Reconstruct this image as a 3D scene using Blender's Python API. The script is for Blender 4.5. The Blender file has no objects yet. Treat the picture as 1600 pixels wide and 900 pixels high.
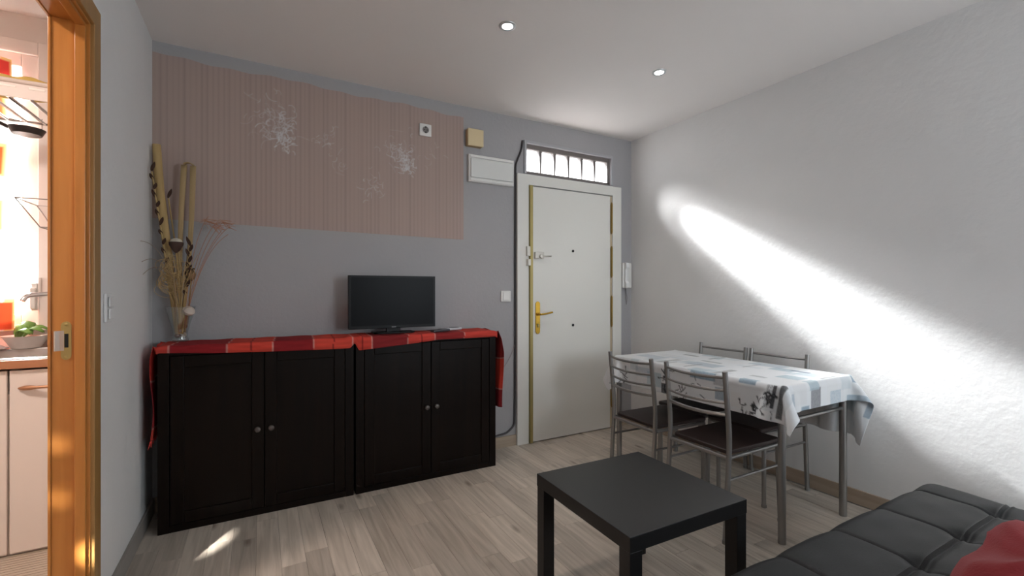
import bpy, math, random
import numpy as np
from mathutils import Vector, Matrix
R = math.radians
random.seed(7)
rng = np.random.default_rng(11)
SC = bpy.context.scene
COL = SC.collection

# ------------------------------------------------------------------ camera
cam = bpy.data.cameras.new('camera')
cam.sensor_width = 36.0
cam.lens = 712 / 1600 * 36.0
cam.shift_y = 4 / 1600
cam.clip_start = 0.02
camo = bpy.data.objects.new('camera', cam)
COL.objects.link(camo)
camo.location = (0, 0, 1.2)
camo.rotation_euler = (R(90), 0, -math.atan(394 / 712))
SC.camera = camo

# ------------------------------------------------------------------ world, sun, exposure
SC.view_settings.view_transform = 'Standard'
SC.view_settings.look = 'None'
SC.view_settings.gamma = 1.0
SC.view_settings.use_curve_mapping = False
SC.view_settings.exposure = 1.38

world = bpy.data.worlds.new('sky')
SC.world = world
world.use_nodes = True
bg = world.node_tree.nodes['Background']
bg.inputs['Color'].default_value = (0.93, 0.96, 1.0, 1)
bg.inputs['Strength'].default_value = 2.5


def lamp(name, kind, loc, energy, color=(1, 1, 1), direction=None, **kw):
    d = bpy.data.lights.new(name, kind)
    d.energy = energy
    d.color = color
    for k, v in kw.items():
        setattr(d, k, v)
    o = bpy.data.objects.new(name, d)
    COL.objects.link(o)
    o.location = loc
    if direction is not None:
        o.rotation_euler = Vector(direction).to_track_quat('-Z', 'Y').to_euler()
    return o


AZ, ELEV = R(19.5), 0.655
SUN = (math.sin(AZ), -math.cos(AZ), -ELEV)
lamp('sun', 'SUN', (-2, 6, 5), 34.0, (0.95, 0.98, 1.0), SUN, angle=R(12))

lamp('rear_fill', 'AREA', (2.3, -1.95, 1.5), 13.5, (0.80, 0.90, 1.0), (0, 1, 0.35), shape='RECTANGLE', size=1.0, size_y=1.08)  # added fill lamp behind the camera, brightening walls and ceiling

# added soft lamp beyond the transom, widening the sun's band on the right wall
lamp('band_fill', 'AREA', (2.27 - SUN[0] * 1.5, 3.2 - SUN[1] * 1.5, 2.26 - SUN[2] * 1.5 + 0.05), 200.0, (0.98, 0.985, 1.0), SUN, shape='DISK', size=0.75)
# added narrow spots inside the kitchen make sun patches on floor and jamb
lamp('glint_spot', 'SPOT', (-1.6, 0.15, 1.40), 800.0, (1.0, 0.96, 0.9), (1.42, 2.42, -1.40), spot_size=R(2.2), spot_blend=1.0, shadow_soft_size=0.02)
for gz in (-0.71, -0.89):
    lamp('glint_spot', 'SPOT', (-1.92, 0.15, 1.40), 110.0, (1.0, 0.96, 0.9), (1.33, 1.90, gz), spot_size=R(1.9), spot_blend=1.0, shadow_soft_size=0.02)
lamp('kitchen_fill', 'AREA', (-1.5, 1.6, 2.66), 15.5, (1.0, 0.84, 0.75), (0, 0, -1), shape='DISK', size=0.35)  # added warm fill under the kitchen ceiling, out of view

# daylight portals at the three openings (they only guide the sky sampling)
for nm, loc, sx, sz, dr in (('transom_portal', (2.27, 3.30, 2.24), 0.95, 0.3, (0, -1, 0)),
                            ('kitchen_portal', (-1.75, 3.66, 1.8), 1.3, 1.7, (0, -1, 0)),
                            ('rear_portal', (2.3, -2.25, 1.4), 1.5, 1.5, (0, 1, 0))):
    o = lamp(nm, 'AREA', loc, 1.0, direction=dr, shape='RECTANGLE', size=sx, size_y=sz)
    o.data.cycles.is_portal = True

# ------------------------------------------------------------------ colour + materials


def lin(c):
    return tuple(((x / 255) / 12.92 if x / 255 <= 0.04045 else ((x / 255 + 0.055) / 1.055) ** 2.4) for x in c)


def newmat(name):
    m = bpy.data.materials.new(name)
    m.use_nodes = True
    return m, m.node_tree, m.node_tree.nodes['Principled BSDF']


def mat(name, c, rough=0.6, metal=0.0, noise=0.0, scale=8.0, bump=0.0, bscale=60.0, stretch=(1, 1, 1),
        spec=0.5, sheen=0.0, coords='Object', coat=0.0):
    m, nt, p = newmat(name)
    c = lin(c)
    p.inputs['Base Color'].default_value = (*c, 1)
    p.inputs['Roughness'].default_value = rough
    p.inputs['Metallic'].default_value = metal
    p.inputs['Specular IOR Level'].default_value = spec
    p.inputs['Sheen Weight'].default_value = sheen
    p.inputs['Coat Weight'].default_value = coat
    if noise or bump:
        tc = nt.nodes.new('ShaderNodeTexCoord')
        mp = nt.nodes.new('ShaderNodeMapping')
        mp.inputs['Scale'].default_value = stretch
        nt.links.new(tc.outputs[coords], mp.inputs['Vector'])
    if noise:
        n = nt.nodes.new('ShaderNodeTexNoise')
        n.inputs['Scale'].default_value = scale
        n.inputs['Detail'].default_value = 6
        nt.links.new(mp.outputs[0], n.inputs['Vector'])
        mx = nt.nodes.new('ShaderNodeMix')
        mx.data_type = 'RGBA'
        nt.links.new(n.outputs['Fac'], mx.inputs['Factor'])
        mx.inputs['A'].default_value = (*[x * (1 - noise) for x in c], 1)
        mx.inputs['B'].default_value = (*[min(1, x * (1 + noise)) for x in c], 1)
        nt.links.new(mx.outputs['Result'], p.inputs['Base Color'])
    if bump:
        n2 = nt.nodes.new('ShaderNodeTexNoise')
        n2.inputs['Scale'].default_value = bscale
        n2.inputs['Detail'].default_value = 4
        nt.links.new(mp.outputs[0], n2.inputs['Vector'])
        b = nt.nodes.new('ShaderNodeBump')
        b.inputs['Strength'].default_value = bump
        b.inputs['Distance'].default_value = 0.01
        nt.links.new(n2.outputs['Fac'], b.inputs['Height'])
        nt.links.new(b.outputs['Normal'], p.inputs['Normal'])
    return m


def attr_mat(name, rough=0.7, trans=0.0, bump=0.0, bscale=300, spec=0.4, metal_attr=False, sheen=0.0):
    """printed cloth / paper: colour comes from the mesh's own 'print' attribute"""
    m, nt, p = newmat(name)
    a = nt.nodes.new('ShaderNodeAttribute')
    a.attribute_name = 'print'
    nt.links.new(a.outputs['Color'], p.inputs['Base Color'])
    p.inputs['Roughness'].default_value = rough
    p.inputs['Specular IOR Level'].default_value = spec
    p.inputs['Sheen Weight'].default_value = sheen
    if bump:
        tc = nt.nodes.new('ShaderNodeTexCoord')
        n2 = nt.nodes.new('ShaderNodeTexNoise')
        n2.inputs['Scale'].default_value = bscale
        nt.links.new(tc.outputs['Object'], n2.inputs['Vector'])
        b = nt.nodes.new('ShaderNodeBump')
        b.inputs['Strength'].default_value = bump
        b.inputs['Distance'].default_value = 0.003
        nt.links.new(n2.outputs['Fac'], b.inputs['Height'])
        nt.links.new(b.outputs['Normal'], p.inputs['Normal'])
    if trans:
        out = nt.nodes['Material Output']
        t = nt.nodes.new('ShaderNodeBsdfTranslucent')
        nt.links.new(a.outputs['Color'], t.inputs['Color'])
        mx = nt.nodes.new('ShaderNodeMixShader')
        mx.inputs[0].default_value = trans
        nt.links.new(p.outputs[0], mx.inputs[1])
        nt.links.new(t.outputs[0], mx.inputs[2])
        nt.links.new(mx.outputs[0], out.inputs['Surface'])
    return m


def glass_mat(name, tint=(1, 1, 1), clear=0.9, frost=0.0):
    m = bpy.data.materials.new(name)
    m.use_nodes = True
    nt = m.node_tree
    out = nt.nodes['Material Output']
    p = nt.nodes['Principled BSDF']
    p.inputs['Base Color'].default_value = (*tint, 1)
    p.inputs['Roughness'].default_value = 0.04
    t = nt.nodes.new('ShaderNodeBsdfTransparent')
    t.inputs['Color'].default_value = (*tint, 1)
    g = nt.nodes.new('ShaderNodeBsdfGlossy')
    g.inputs['Roughness'].default_value = 0.03
    tr = nt.nodes.new('ShaderNodeBsdfTranslucent')
    tr.inputs['Color'].default_value = (*tint, 1)
    m1 = nt.nodes.new('ShaderNodeMixShader')
    m1.inputs[0].default_value = 1 - clear
    nt.links.new(t.outputs[0], m1.inputs[1])
    nt.links.new(g.outputs[0], m1.inputs[2])
    m2 = nt.nodes.new('ShaderNodeMixShader')
    m2.inputs[0].default_value = frost
    nt.links.new(m1.outputs[0], m2.inputs[1])
    nt.links.new(tr.outputs[0], m2.inputs[2])
    nt.links.new(m2.outputs[0], out.inputs['Surface'])
    return m


def emis_mat(name, c, s):
    m = bpy.data.materials.new(name)
    m.use_nodes = True
    nt = m.node_tree
    e = nt.nodes.new('ShaderNodeEmission')
    e.inputs['Color'].default_value = (*c, 1)
    e.inputs['Strength'].default_value = s
    nt.links.new(e.outputs[0], nt.nodes['Material Output'].inputs['Surface'])
    return m


def plank_mat():
    m, nt, p = newmat('pale_laminate')
    oi = nt.nodes.new('ShaderNodeObjectInfo')
    tc = nt.nodes.new('ShaderNodeTexCoord')
    add = nt.nodes.new('ShaderNodeVectorMath')
    add.operation = 'ADD'
    sc = nt.nodes.new('ShaderNodeVectorMath')
    sc.operation = 'SCALE'
    cv = nt.nodes.new('ShaderNodeCombineXYZ')
    for i in range(3):
        nt.links.new(oi.outputs['Random'], cv.inputs[i])
    nt.links.new(cv.outputs[0], sc.inputs[0])
    sc.inputs['Scale'].default_value = 37.0
    nt.links.new(tc.outputs['Object'], add.inputs[0])
    nt.links.new(sc.outputs[0], add.inputs[1])
    mp = nt.nodes.new('ShaderNodeMapping')
    mp.inputs['Scale'].default_value = (26, 1.6, 1)
    nt.links.new(add.outputs[0], mp.inputs['Vector'])
    n = nt.nodes.new('ShaderNodeTexNoise')
    n.inputs['Scale'].default_value = 1.6
    n.inputs['Detail'].default_value = 8
    n.inputs['Distortion'].default_value = 0.6
    nt.links.new(mp.outputs[0], n.inputs['Vector'])
    r = nt.nodes.new('ShaderNodeValToRGB')
    r.color_ramp.elements[0].position = 0.28
    r.color_ramp.elements[0].color = (*lin((170, 159, 146)), 1)
    r.color_ramp.elements[1].position = 0.72
    r.color_ramp.elements[1].color = (*lin((208, 197, 184)), 1)
    nt.links.new(n.outputs['Fac'], r.inputs['Fac'])
    # knots
    mp2 = nt.nodes.new('ShaderNodeMapping')
    mp2.inputs['Scale'].default_value = (7, 2.6, 1)
    nt.links.new(add.outputs[0], mp2.inputs['Vector'])
    v = nt.nodes.new('ShaderNodeTexVoronoi')
    v.inputs['Scale'].default_value = 1.0
    nt.links.new(mp2.outputs[0], v.inputs['Vector'])
    kr = nt.nodes.new('ShaderNodeValToRGB')
    kr.color_ramp.elements[0].position = 0.03
    kr.color_ramp.elements[0].color = (0.42, 0.37, 0.33, 1)
    kr.color_ramp.elements[1].position = 0.16
    kr.color_ramp.elements[1].color = (1, 1, 1, 1)
    nt.links.new(v.outputs['Distance'], kr.inputs['Fac'])
    mul = nt.nodes.new('ShaderNodeMix')
    mul.data_type = 'RGBA'
    mul.blend_type = 'MULTIPLY'
    mul.inputs['Factor'].default_value = 1
    nt.links.new(r.outputs[0], mul.inputs['A'])
    nt.links.new(kr.outputs[0], mul.inputs['B'])
    # plank to plank tone
    hv = nt.nodes.new('ShaderNodeHueSaturation')
    mr = nt.nodes.new('ShaderNodeMapRange')
    mr.inputs['To Min'].default_value = 0.80
    mr.inputs['To Max'].default_value = 1.16
    nt.links.new(oi.outputs['Random'], mr.inputs['Value'])
    nt.links.new(mr.outputs[0], hv.inputs['Value'])
    nt.links.new(mul.outputs['Result'], hv.inputs['Color'])
    nt.links.new(hv.outputs[0], p.inputs['Base Color'])
    p.inputs['Roughness'].default_value = 0.42
    p.inputs['Specular IOR Level'].default_value = 0.4
    return m


def wood_mat(name, c1, c2, axis='Z', rough=0.4, scale=1.0, spec=0.5):
    m, nt, p = newmat(name)
    tc = nt.nodes.new('ShaderNodeTexCoord')
    mp = nt.nodes.new('ShaderNodeMapping')
    s = {'X': (1.2, 22, 22), 'Y': (22, 1.2, 22), 'Z': (22, 22, 1.2)}[axis]
    mp.inputs['Scale'].default_value = [x * scale for x in s]
    nt.links.new(tc.outputs['Object'], mp.inputs['Vector'])
    n = nt.nodes.new('ShaderNodeTexNoise')
    n.inputs['Scale'].default_value = 1.5
    n.inputs['Detail'].default_value = 7
    n.inputs['Distortion'].default_value = 0.4
    nt.links.new(mp.outputs[0], n.inputs['Vector'])
    r = nt.nodes.new('ShaderNodeValToRGB')
    r.color_ramp.elements[0].position = 0.3
    r.color_ramp.elements[0].color = (*lin(c1), 1)
    r.color_ramp.elements[1].position = 0.7
    r.color_ramp.elements[1].color = (*lin(c2), 1)
    nt.links.new(n.outputs['Fac'], r.inputs['Fac'])
    nt.links.new(r.outputs[0], p.inputs['Base Color'])
    p.inputs['Roughness'].default_value = rough
    p.inputs['Specular IOR Level'].default_value = spec
    return m


WHITE = mat('white_plaster', (226, 225, 224), 0.75, noise=0.03, scale=3, bump=0.25, bscale=26)
CEIL = mat('ceiling_paint', (236, 231, 228), 0.8, noise=0.02, scale=2)
GREY = mat('grey_wall_paint', (168, 166, 167), 0.8, noise=0.04, scale=3, bump=0.2, bscale=40)
KWHITE = mat('kitchen_paint', (232, 222, 216), 0.6)  # white walls; warm tint of light bounced off the curtain is in the colour
KCAB = mat('kitchen_laminate', (236, 226, 218), 0.35)
FLOORBASE = mat('subfloor', (70, 62, 55), 0.8)
PLANK = plank_mat()
SKIRT = wood_mat('skirting_beige', (168, 150, 130), (182, 165, 146), 'X', 0.45)
ORANGE_WOOD = wood_mat('varnished_pine', (176, 112, 50), (196, 132, 66), 'Z', 0.3)
ORANGE_WOOD_Y = wood_mat('varnished_pine_head', (176, 112, 50), (196, 132, 66), 'Y', 0.3)
DOORW = mat('white_lacquer', (228, 226, 219), 0.4)
BRASS = mat('brass', (205, 165, 70), 0.25, 1.0)
HINGEM = mat('hinge_brass', (150, 122, 62), 0.5, 0.6)
BRASS_DULL = mat('dull_brass', (176, 160, 105), 0.45, 0.7)
NICKEL = mat('nickel', (214, 210, 202), 0.34, 1.0)
CHROME = mat('chrome', (215, 215, 215), 0.15, 1.0)
STEEL = mat('grey_metal_tube', (150, 148, 146), 0.38, 0.85)
DARKHOLE = mat('dark_hole', (14, 13, 12), 0.8)
BLACKBROWN = wood_mat('black_brown_stain', (14, 8, 5), (23, 14, 9), 'Z', 0.4, spec=0.13)
BLACKTABLE = mat('black_table_foil', (20, 19, 19), 0.4, noise=0.05, scale=30, spec=0.35)
SEATBROWN = mat('dark_brown_seat', (44, 32, 29), 0.4)
LEATHER = mat('black_leatherette', (28, 29, 30), 0.48, bump=0.25, bscale=420, spec=0.3)
REDCLOTH = mat('red_velour', (128, 28, 33), 0.85, noise=0.15, scale=9, bump=0.2, bscale=160, sheen=0.06)
PVCW = mat('white_plastic', (232, 230, 226), 0.35)
PVCB = mat('beige_plastic', (222, 202, 160), 0.4)
BLACKP = mat('black_plastic', (12, 12, 13), 0.45, spec=0.25)
SCREEN = mat('screen_black', (8, 8, 10), 0.35, spec=0.1)
CABLE = mat('dark_cable', (62, 58, 58), 0.5)
KNOBM = mat('knob_pewter', (96, 90, 86), 0.4, 0.6)
GLASS = glass_mat('clear_glass', (0.95, 0.97, 0.96), 0.86)
FROST = glass_mat('textured_glass', (1, 1, 1), 0.95, 0.06)
CANE = wood_mat('dry_cane', (164, 134, 84), (200, 170, 116), 'Z', 0.7)
DRYLEAF = mat('dry_leaf', (72, 46, 32), 0.8, noise=0.3, scale=20)
RAFFIA = mat('raffia', (190, 160, 112), 0.8)
SPRIG = mat('orange_sprig', (178, 130, 104), 0.8)
POD = mat('seed_pod', (70, 46, 36), 0.7)
PODW = mat('pod_fluff', (205, 196, 178), 0.9)
STONE = mat('pebble', (120, 84, 70), 0.5, noise=0.4, scale=30)
SHELL = mat('shell', (205, 190, 176), 0.4, noise=0.15, scale=30)
TRANSF = mat('grey_painted_wood', (120, 112, 108), 0.6)
COUNTER = wood_mat('counter_edge', (168, 112, 78), (186, 130, 94), 'X', 0.4)
SINKM = mat('sink_steel', (190, 188, 186), 0.28, 0.9)
BOWLM = mat('white_enamel', (226, 220, 214), 0.3)
GREENP = mat('green_plastic', (120, 160, 76), 0.4, noise=0.15, scale=12)
YELLOWP = mat('yellow_cloth', (226, 196, 110), 0.8, bump=0.3, bscale=120)
LEDM = emis_mat('led', (0.95, 0.98, 1.0), 40)
DISH = mat('dish_rag', (200, 186, 184), 0.8, noise=0.25, scale=30)

# ------------------------------------------------------------------ mesh helpers


class MB:
    def __init__(s):
        s.v = []
        s.f = []

    def add(s, v, f):
        o = len(s.v)
        s.v += [tuple(p) for p in v]
        s.f += [tuple(i + o for i in q) for q in f]
        return s

    def box(s, x0, x1, y0, y1, z0, z1):
        v = [(x, y, z) for z in (z0, z1) for y in (y0, y1) for x in (x0, x1)]
        f = [(0, 2, 3, 1), (4, 5, 7, 6), (0, 1, 5, 4), (2, 6, 7, 3), (0, 4, 6, 2), (1, 3, 7, 5)]
        return s.add(v, f)

    def tube(s, pts, r, n=10, caps=True):
        pts = [Vector(p) for p in pts]
        rs = r if isinstance(r, (list, tuple)) else [r] * len(pts)
        t0 = (pts[1] - pts[0]).normalized()
        up = Vector((0, 0, 1)) if abs(t0.z) < 0.9 else Vector((1, 0, 0))
        nrm = t0.cross(up).normalized()
        v = []
        for i, p in enumerate(pts):
            a = pts[max(0, i - 1)]
            b = pts[min(len(pts) - 1, i + 1)]
            t = (b - a).normalized()
            nrm = (nrm - t * nrm.dot(t)).normalized()
            bn = t.cross(nrm)
            for k in range(n):
                an = 2 * math.pi * k / n
                v.append(p + (nrm * math.cos(an) + bn * math.sin(an)) * rs[i])
        f = []
        for i in range(len(pts) - 1):
            for k in range(n):
                a, b = i * n + k, i * n + (k + 1) % n
                f.append((a, b, b + n, a + n))
        if caps:
            f.append(tuple(reversed(range(n))))
            f.append(tuple(range((len(pts) - 1) * n, len(pts) * n)))
        return s.add(v, f)

    def lathe(s, prof, n=24, c=(0, 0, 0), axis='Z'):
        v = []
        for (r, z) in prof:
            for k in range(n):
                a = 2 * math.pi * k / n
                x, y = r * math.cos(a), r * math.sin(a)
                p = {'Z': (x, y, z), 'Y': (x, z, y), 'X': (z, x, y)}[axis]
                v.append((p[0] + c[0], p[1] + c[1], p[2] + c[2]))
        f = []
        for i in range(len(prof) - 1):
            for k in range(n):
                a, b = i * n + k, i * n + (k + 1) % n
                f.append((a, b, b + n, a + n))
        f.append(tuple(reversed(range(n))))
        f.append(tuple(range((len(prof) - 1) * n, len(prof) * n)))
        return s.add(v, f)

    def prism(s, pts, h0, h1, axis='Y'):
        n = len(pts)
        mk = {'Y': lambda a, b, h: (a, h, b), 'X': lambda a, b, h: (h, a, b), 'Z': lambda a, b, h: (a, b, h)}[axis]
        v = [mk(a, b, h0) for a, b in pts] + [mk(a, b, h1) for a, b in pts]
        f = [tuple(range(n)), tuple(reversed(range(n, 2 * n)))]
        for i in range(n):
            j = (i + 1) % n
            f.append((j, i, i + n, j + n))
        return s.add(v, f)

    def grid(s, P):
        """P: array (a,b,3)"""
        a, b = P.shape[:2]
        v = P.reshape(-1, 3).tolist()
        f = [(i * b + j, i * b + j + 1, (i + 1) * b + j + 1, (i + 1) * b + j) for i in range(a - 1) for j in range(b - 1)]
        return s.add(v, f)

    def build(s, name, m, parent=None, loc=(0, 0, 0), smooth=True, bevel=0.0, ang=40, fix=True):
        me = bpy.data.meshes.new(name)
        me.from_pydata(s.v, [], s.f)
        me.validate()
        if fix:
            import bmesh
            bm = bmesh.new()
            bm.from_mesh(me)
            bmesh.ops.recalc_face_normals(bm, faces=bm.faces)
            bm.to_mesh(me)
            bm.free()
        if smooth:
            me.polygons.foreach_set('use_smooth', [True] * len(me.polygons))
            me.set_sharp_from_angle(angle=R(ang))
        me.materials.append(m)
        o = bpy.data.objects.new(name, me)
        COL.objects.link(o)
        o.location = loc
        if parent:
            o.parent = parent
        if bevel:
            b = o.modifiers.new('bevel', 'BEVEL')
            b.width = bevel
            b.segments = 2
            b.limit_method = 'ANGLE'
        return o


def tag(o, label=None, cat=None, group=None, kind=None):
    if label:
        o['label'] = label
    if cat:
        o['category'] = cat
    if group:
        o['group'] = group
    if kind:
        o['kind'] = kind
    return o


def thing(name, label, cat, loc=(0, 0, 0), rz=0.0, group=None):
    o = bpy.data.objects.new(name, None)
    o.empty_display_size = 0.05
    COL.objects.link(o)
    o.location = loc
    o.rotation_euler = (0, 0, rz)
    return tag(o, label, cat, group)


def struct(o):
    o['kind'] = 'structure'
    return o


def dup(root, loc, rz, label, name=None):
    r = root.copy()
    COL.objects.link(r)
    r.location = loc
    r.rotation_euler = (0, 0, rz)
    r['label'] = label
    for ch in list(root.children):
        c = ch.copy()
        COL.objects.link(c)
        c.parent = r
        for g in list(ch.children):
            d = g.copy()
            COL.objects.link(d)
            d.parent = c
    return r


def set_print(o, colors):
    me = o.data
    a = me.color_attributes.new('print', 'FLOAT_COLOR', 'POINT')
    c = np.ones((len(me.vertices), 4), dtype=np.float32)
    c[:, :3] = colors.reshape(-1, 3)
    a.data.foreach_set('color', c.ravel())


def arc(p0, p1, bow, n=8):
    p0, p1, bow = Vector(p0), Vector(p1), Vector(bow)
    return [p0.lerp(p1, i / n) + bow * (4 * (i / n) * (1 - i / n)) for i in range(n + 1)]


def fillet(pts, r, n=4):
    """round the inner corners of a polyline"""
    pts = [Vector(p) for p in pts]
    out = [pts[0]]
    for i in range(1, len(pts) - 1):
        a = pts[i] + (pts[i - 1] - pts[i]).normalized() * r
        b = pts[i] + (pts[i + 1] - pts[i]).normalized() * r
        for k in range(n + 1):
            t = k / n
            out.append(a * (1 - t) ** 2 + pts[i] * 2 * t * (1 - t) + b * t * t)
    out.append(pts[-1])
    return out


# ------------------------------------------------------------------ room shell
XL, XR, YB, YF, H = -0.508, 2.942, 3.09, -2.0, 2.55
LT = 0.09                                    # left (partition) wall thickness
BT = 0.16                                    # back wall thickness
TX0, TX1, TZ0, TZ1 = 1.815, 2.722, 2.122, 2.365   # transom opening

w = MB()
w.box(XL - LT, TX0, YB, YB + BT, -0.008, H)
w.box(TX1, XR + 0.15, YB, YB + BT, -0.008, H)
w.box(TX0, TX1, YB, YB + BT, -0.008, TZ0)
w.box(TX0, TX1, YB, YB + BT, TZ1, H)
wall_back = struct(w.build('wall_back', GREY, smooth=False))
struct(MB().box(XR, XR + 0.15, YF - 0.15, YB, -0.008, H).build('wall_right', WHITE, smooth=False))
DY0, DY1, DZ = 1.18, 2.05, 2.104            # kitchen doorway in the left wall
w = MB()
w.box(XL - LT, XL, DY1 + 0.03, YB, 0, H)
w.box(XL - LT, XL, YF - 0.15, DY0 - 0.03, 0, H)
w.box(XL - LT, XL, DY0 - 0.03, DY1 + 0.03, DZ + 0.03, H)
struct(w.build('wall_left', WHITE, smooth=False))
w = MB()                                     # wall behind the camera; unseen window opening added for the fill light
w.box(XL - LT, 1.75, YF - 0.15, YF, 0, H)
w.box(2.85, XR, YF - 0.15, YF, 0, H)
w.box(1.75, 2.85, YF - 0.15, YF, 0, 0.9)
w.box(1.75, 2.85, YF - 0.15, YF, 2.1, H)
struct(w.build('wall_front', WHITE, smooth=False))
fr = MB()
for a in ((1.75, 1.81, 0.9, 2.1), (2.79, 2.85, 0.9, 2.1), (2.27, 2.33, 0.9, 2.1), (1.81, 2.79, 0.9, 0.96), (1.81, 2.79, 2.04, 2.1)):
    fr.box(a[0], a[1], YF - 0.12, YF - 0.06, a[2], a[3])
w3 = struct(fr.build('added_window_3', DOORW, smooth=False))
MB().box(1.81, 2.79, YF - 0.095, YF - 0.089, 0.96, 2.04).build('pane', GLASS, w3, smooth=False)

struct(MB().box(XL - LT, 6.0, YB + BT + 0.005, 9.0, -0.1, -0.008).build('landing_light_block', mat('light_block_dark', (78, 76, 74), 0.8), smooth=False))  # unseen dark slab added to stop light rising through the transom
struct(MB().box(XL - LT, XR + 0.15, YF - 0.15, YB + BT, H, H + 0.15).build('ceiling', CEIL, smooth=False))

# floor: dark base with separate laminate planks on it
floor = struct(MB().box(XL - LT, XR + 0.15, YF - 0.15, YB + BT, -0.08, -0.008).build('floor', FLOORBASE, smooth=False))
PW = 0.098
ncol = int(math.ceil((XR - XL + 0.006) / PW))
cache = {}


def plank_mesh(wd, ln):
    k = (round(wd, 3), round(ln, 3))
    if k not in cache:
        e = 0.0009
        v = [(0.0004, 0.0004, -0.008), (wd - 0.0004, 0.0004, -0.008), (wd - 0.0004, ln - 0.0004, -0.008), (0.0004, ln - 0.0004, -0.008),
             (0.0004, 0.0004, -e), (wd - 0.0004, 0.0004, -e), (wd - 0.0004, ln - 0.0004, -e), (0.0004, ln - 0.0004, -e),
             (e + .0004, e + .0004, 0), (wd - e - .0004, e + .0004, 0), (wd - e - .0004, ln - e - .0004, 0), (e + .0004, ln - e - .0004, 0)]
        f = [(0, 1, 5, 4), (1, 2, 6, 5), (2, 3, 7, 6), (3, 0, 4, 7), (4, 5, 9, 8), (5, 6, 10, 9), (6, 7, 11, 10), (7, 4, 8, 11), (8, 9, 10, 11)]
        me = bpy.data.meshes.new('plank')
        me.from_pydata(v, [], f)
        me.materials.append(PLANK)
        cache[k] = me
    return cache[k]


LENS = (0.36, 0.48, 0.62, 0.8, 1.0)
for c in range(ncol):
    x = XL + 0.003 + c * PW
    wd = min(PW, XR - 0.003 - x)
    if wd < 0.015:
        continue
    y = -0.2 - random.random() * 0.5
    while y < YB - 0.003:
        ln = random.choice(LENS)
        ln = min(ln, YB - 0.002 - y)
        if ln < 0.05:
            break
        o = bpy.data.objects.new('plank', plank_mesh(wd, ln))
        COL.objects.link(o)
        o.parent = floor
        o.location = (x, y, 0)
        y += ln
struct(MB().box(XL, XR, YF, -0.2, -0.007, -0.0045).build('floor', PLANK, smooth=False))

# skirting boards
SK = 0.083
bb = MB()
bb.box(1.425, 1.742, YB - 0.012, YB, 0, SK)
bb.box(XL + 0.012, -0.445, YB - 0.012, YB, 0, SK)
bb.box(2.80, XR - 0.012, YB - 0.012, YB, 0, SK)
struct(bb.build('baseboard_back', SKIRT, smooth=False, bevel=0.002))
struct(MB().box(XR - 0.012, XR, YF, YB, 0, SK).build('baseboard_right', wood_mat('skirting_beige_right', (160, 142, 124), (176, 158, 140), 'Y', 0.45), smooth=False, bevel=0.002))
struct(MB().box(XL, XL + 0.012, DY1 + 0.078, YB - 0.0, 0, SK).build('baseboard_left', mat('skirting_grey', (150, 144, 138), 0.5), smooth=False, bevel=0.002))

# ---- wallpaper field on the back wall (paper with pin stripes and silver flowers)
nx, nz = 420, 210
wx0, wx1 = XL + 0.001, 1.303
xs = np.linspace(wx0, wx1, nx)
us = np.linspace(0, 1, nx)
top = np.interp(xs, [wx0, wx1], [2.485, 2.468]) + 0.006 * np.sin(xs * 9) + 0.004 * np.sin(xs * 31)
bot = np.interp(xs, [wx0, -0.26, wx1], [1.592, 1.584, 1.572])
P = np.zeros((nx, nz, 3))
vs = np.linspace(0, 1, nz)
P[:, :, 0] = xs[:, None]
P[:, :, 1] = YB - 0.0022
P[:, :, 2] = bot[:, None] + (top - bot)[:, None] * vs[None, :]
base = np.array(lin((175, 154, 145)))
colr = np.ones((nx, nz, 3)) * base
stripe = 0.5 + 0.5 * np.sin(xs * 2 * math.pi / 0.0265)
jit = np.repeat(rng.random(nx // 6 + 1), 6)[:nx]
fade = 1 - (0.04 + 0.13 * jit) * (stripe ** 3) - 0.05 * (np.abs(((xs / 0.106) % 1) - 0.5) < 0.06)
colr *= fade[:, None, None]
silver = np.array(lin((206, 205, 206)))


def stroke(pts, wdt, amt):
    for (px, pz) in pts:
        i0, i1 = np.searchsorted(xs, [px - wdt * 1.6, px + wdt * 1.6])
        if i1 <= i0:
            continue
        d = np.hypot(P[i0:i1, :, 0] - px, P[i0:i1, :, 2] - pz)
        a = np.clip(1.3 - d / wdt, 0, 1) * amt
        colr[i0:i1] = colr[i0:i1] * (1 - a[..., None]) + silver * a[..., None]


def bloom(cx, cz, size, n, amt):
    for k in range(n):
        a = random.gauss(0, 1)
        bx, bz = cx + random.gauss(0, .33) * size, cz + random.gauss(0, .42) * size
        ln = size * random.uniform(.2, .55)
        th = random.uniform(0, 6.28)
        cur = random.uniform(-3.4, 3.4)
        pts = []
        for i in range(26):
            t = i / 25
            th2 = th + cur * t
            bx += math.cos(th2) * ln / 25
            bz += math.sin(th2) * ln / 25
            pts.append((bx, bz))
        stroke(pts, 0.0030, 0.5 * amt * random.uniform(.35, 1))


bloom(0.10, 2.19, 0.14, 64, 0.75)
bloom(0.125, 2.12, 0.085, 44, 0.9)
bloom(0.36, 2.16, 0.10, 18, 0.4)
bloom(0.0, 2.28, 0.16, 20, 0.3)
bloom(0.86, 2.11, 0.12, 44, 0.65)
bloom(0.89, 2.06, 0.07, 36, 0.8)
bloom(0.80, 2.16, 0.16, 26, 0.35)
bloom(0.67, 1.90, 0.10, 24, 0.4)
bloom(0.45, 2.02, 0.10, 10, 0.25)
bloom(1.08, 2.14, 0.10, 10, 0.25)
wp = MB().grid(P).build('wallpaper', attr_mat('pinstripe_wallpaper', 0.7, bump=0.08, bscale=200), wall_back, smooth=False, fix=False)
tag(wp, 'pinkish pinstriped wallpaper panel with silver flower print')
set_print(wp, colr)

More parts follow.
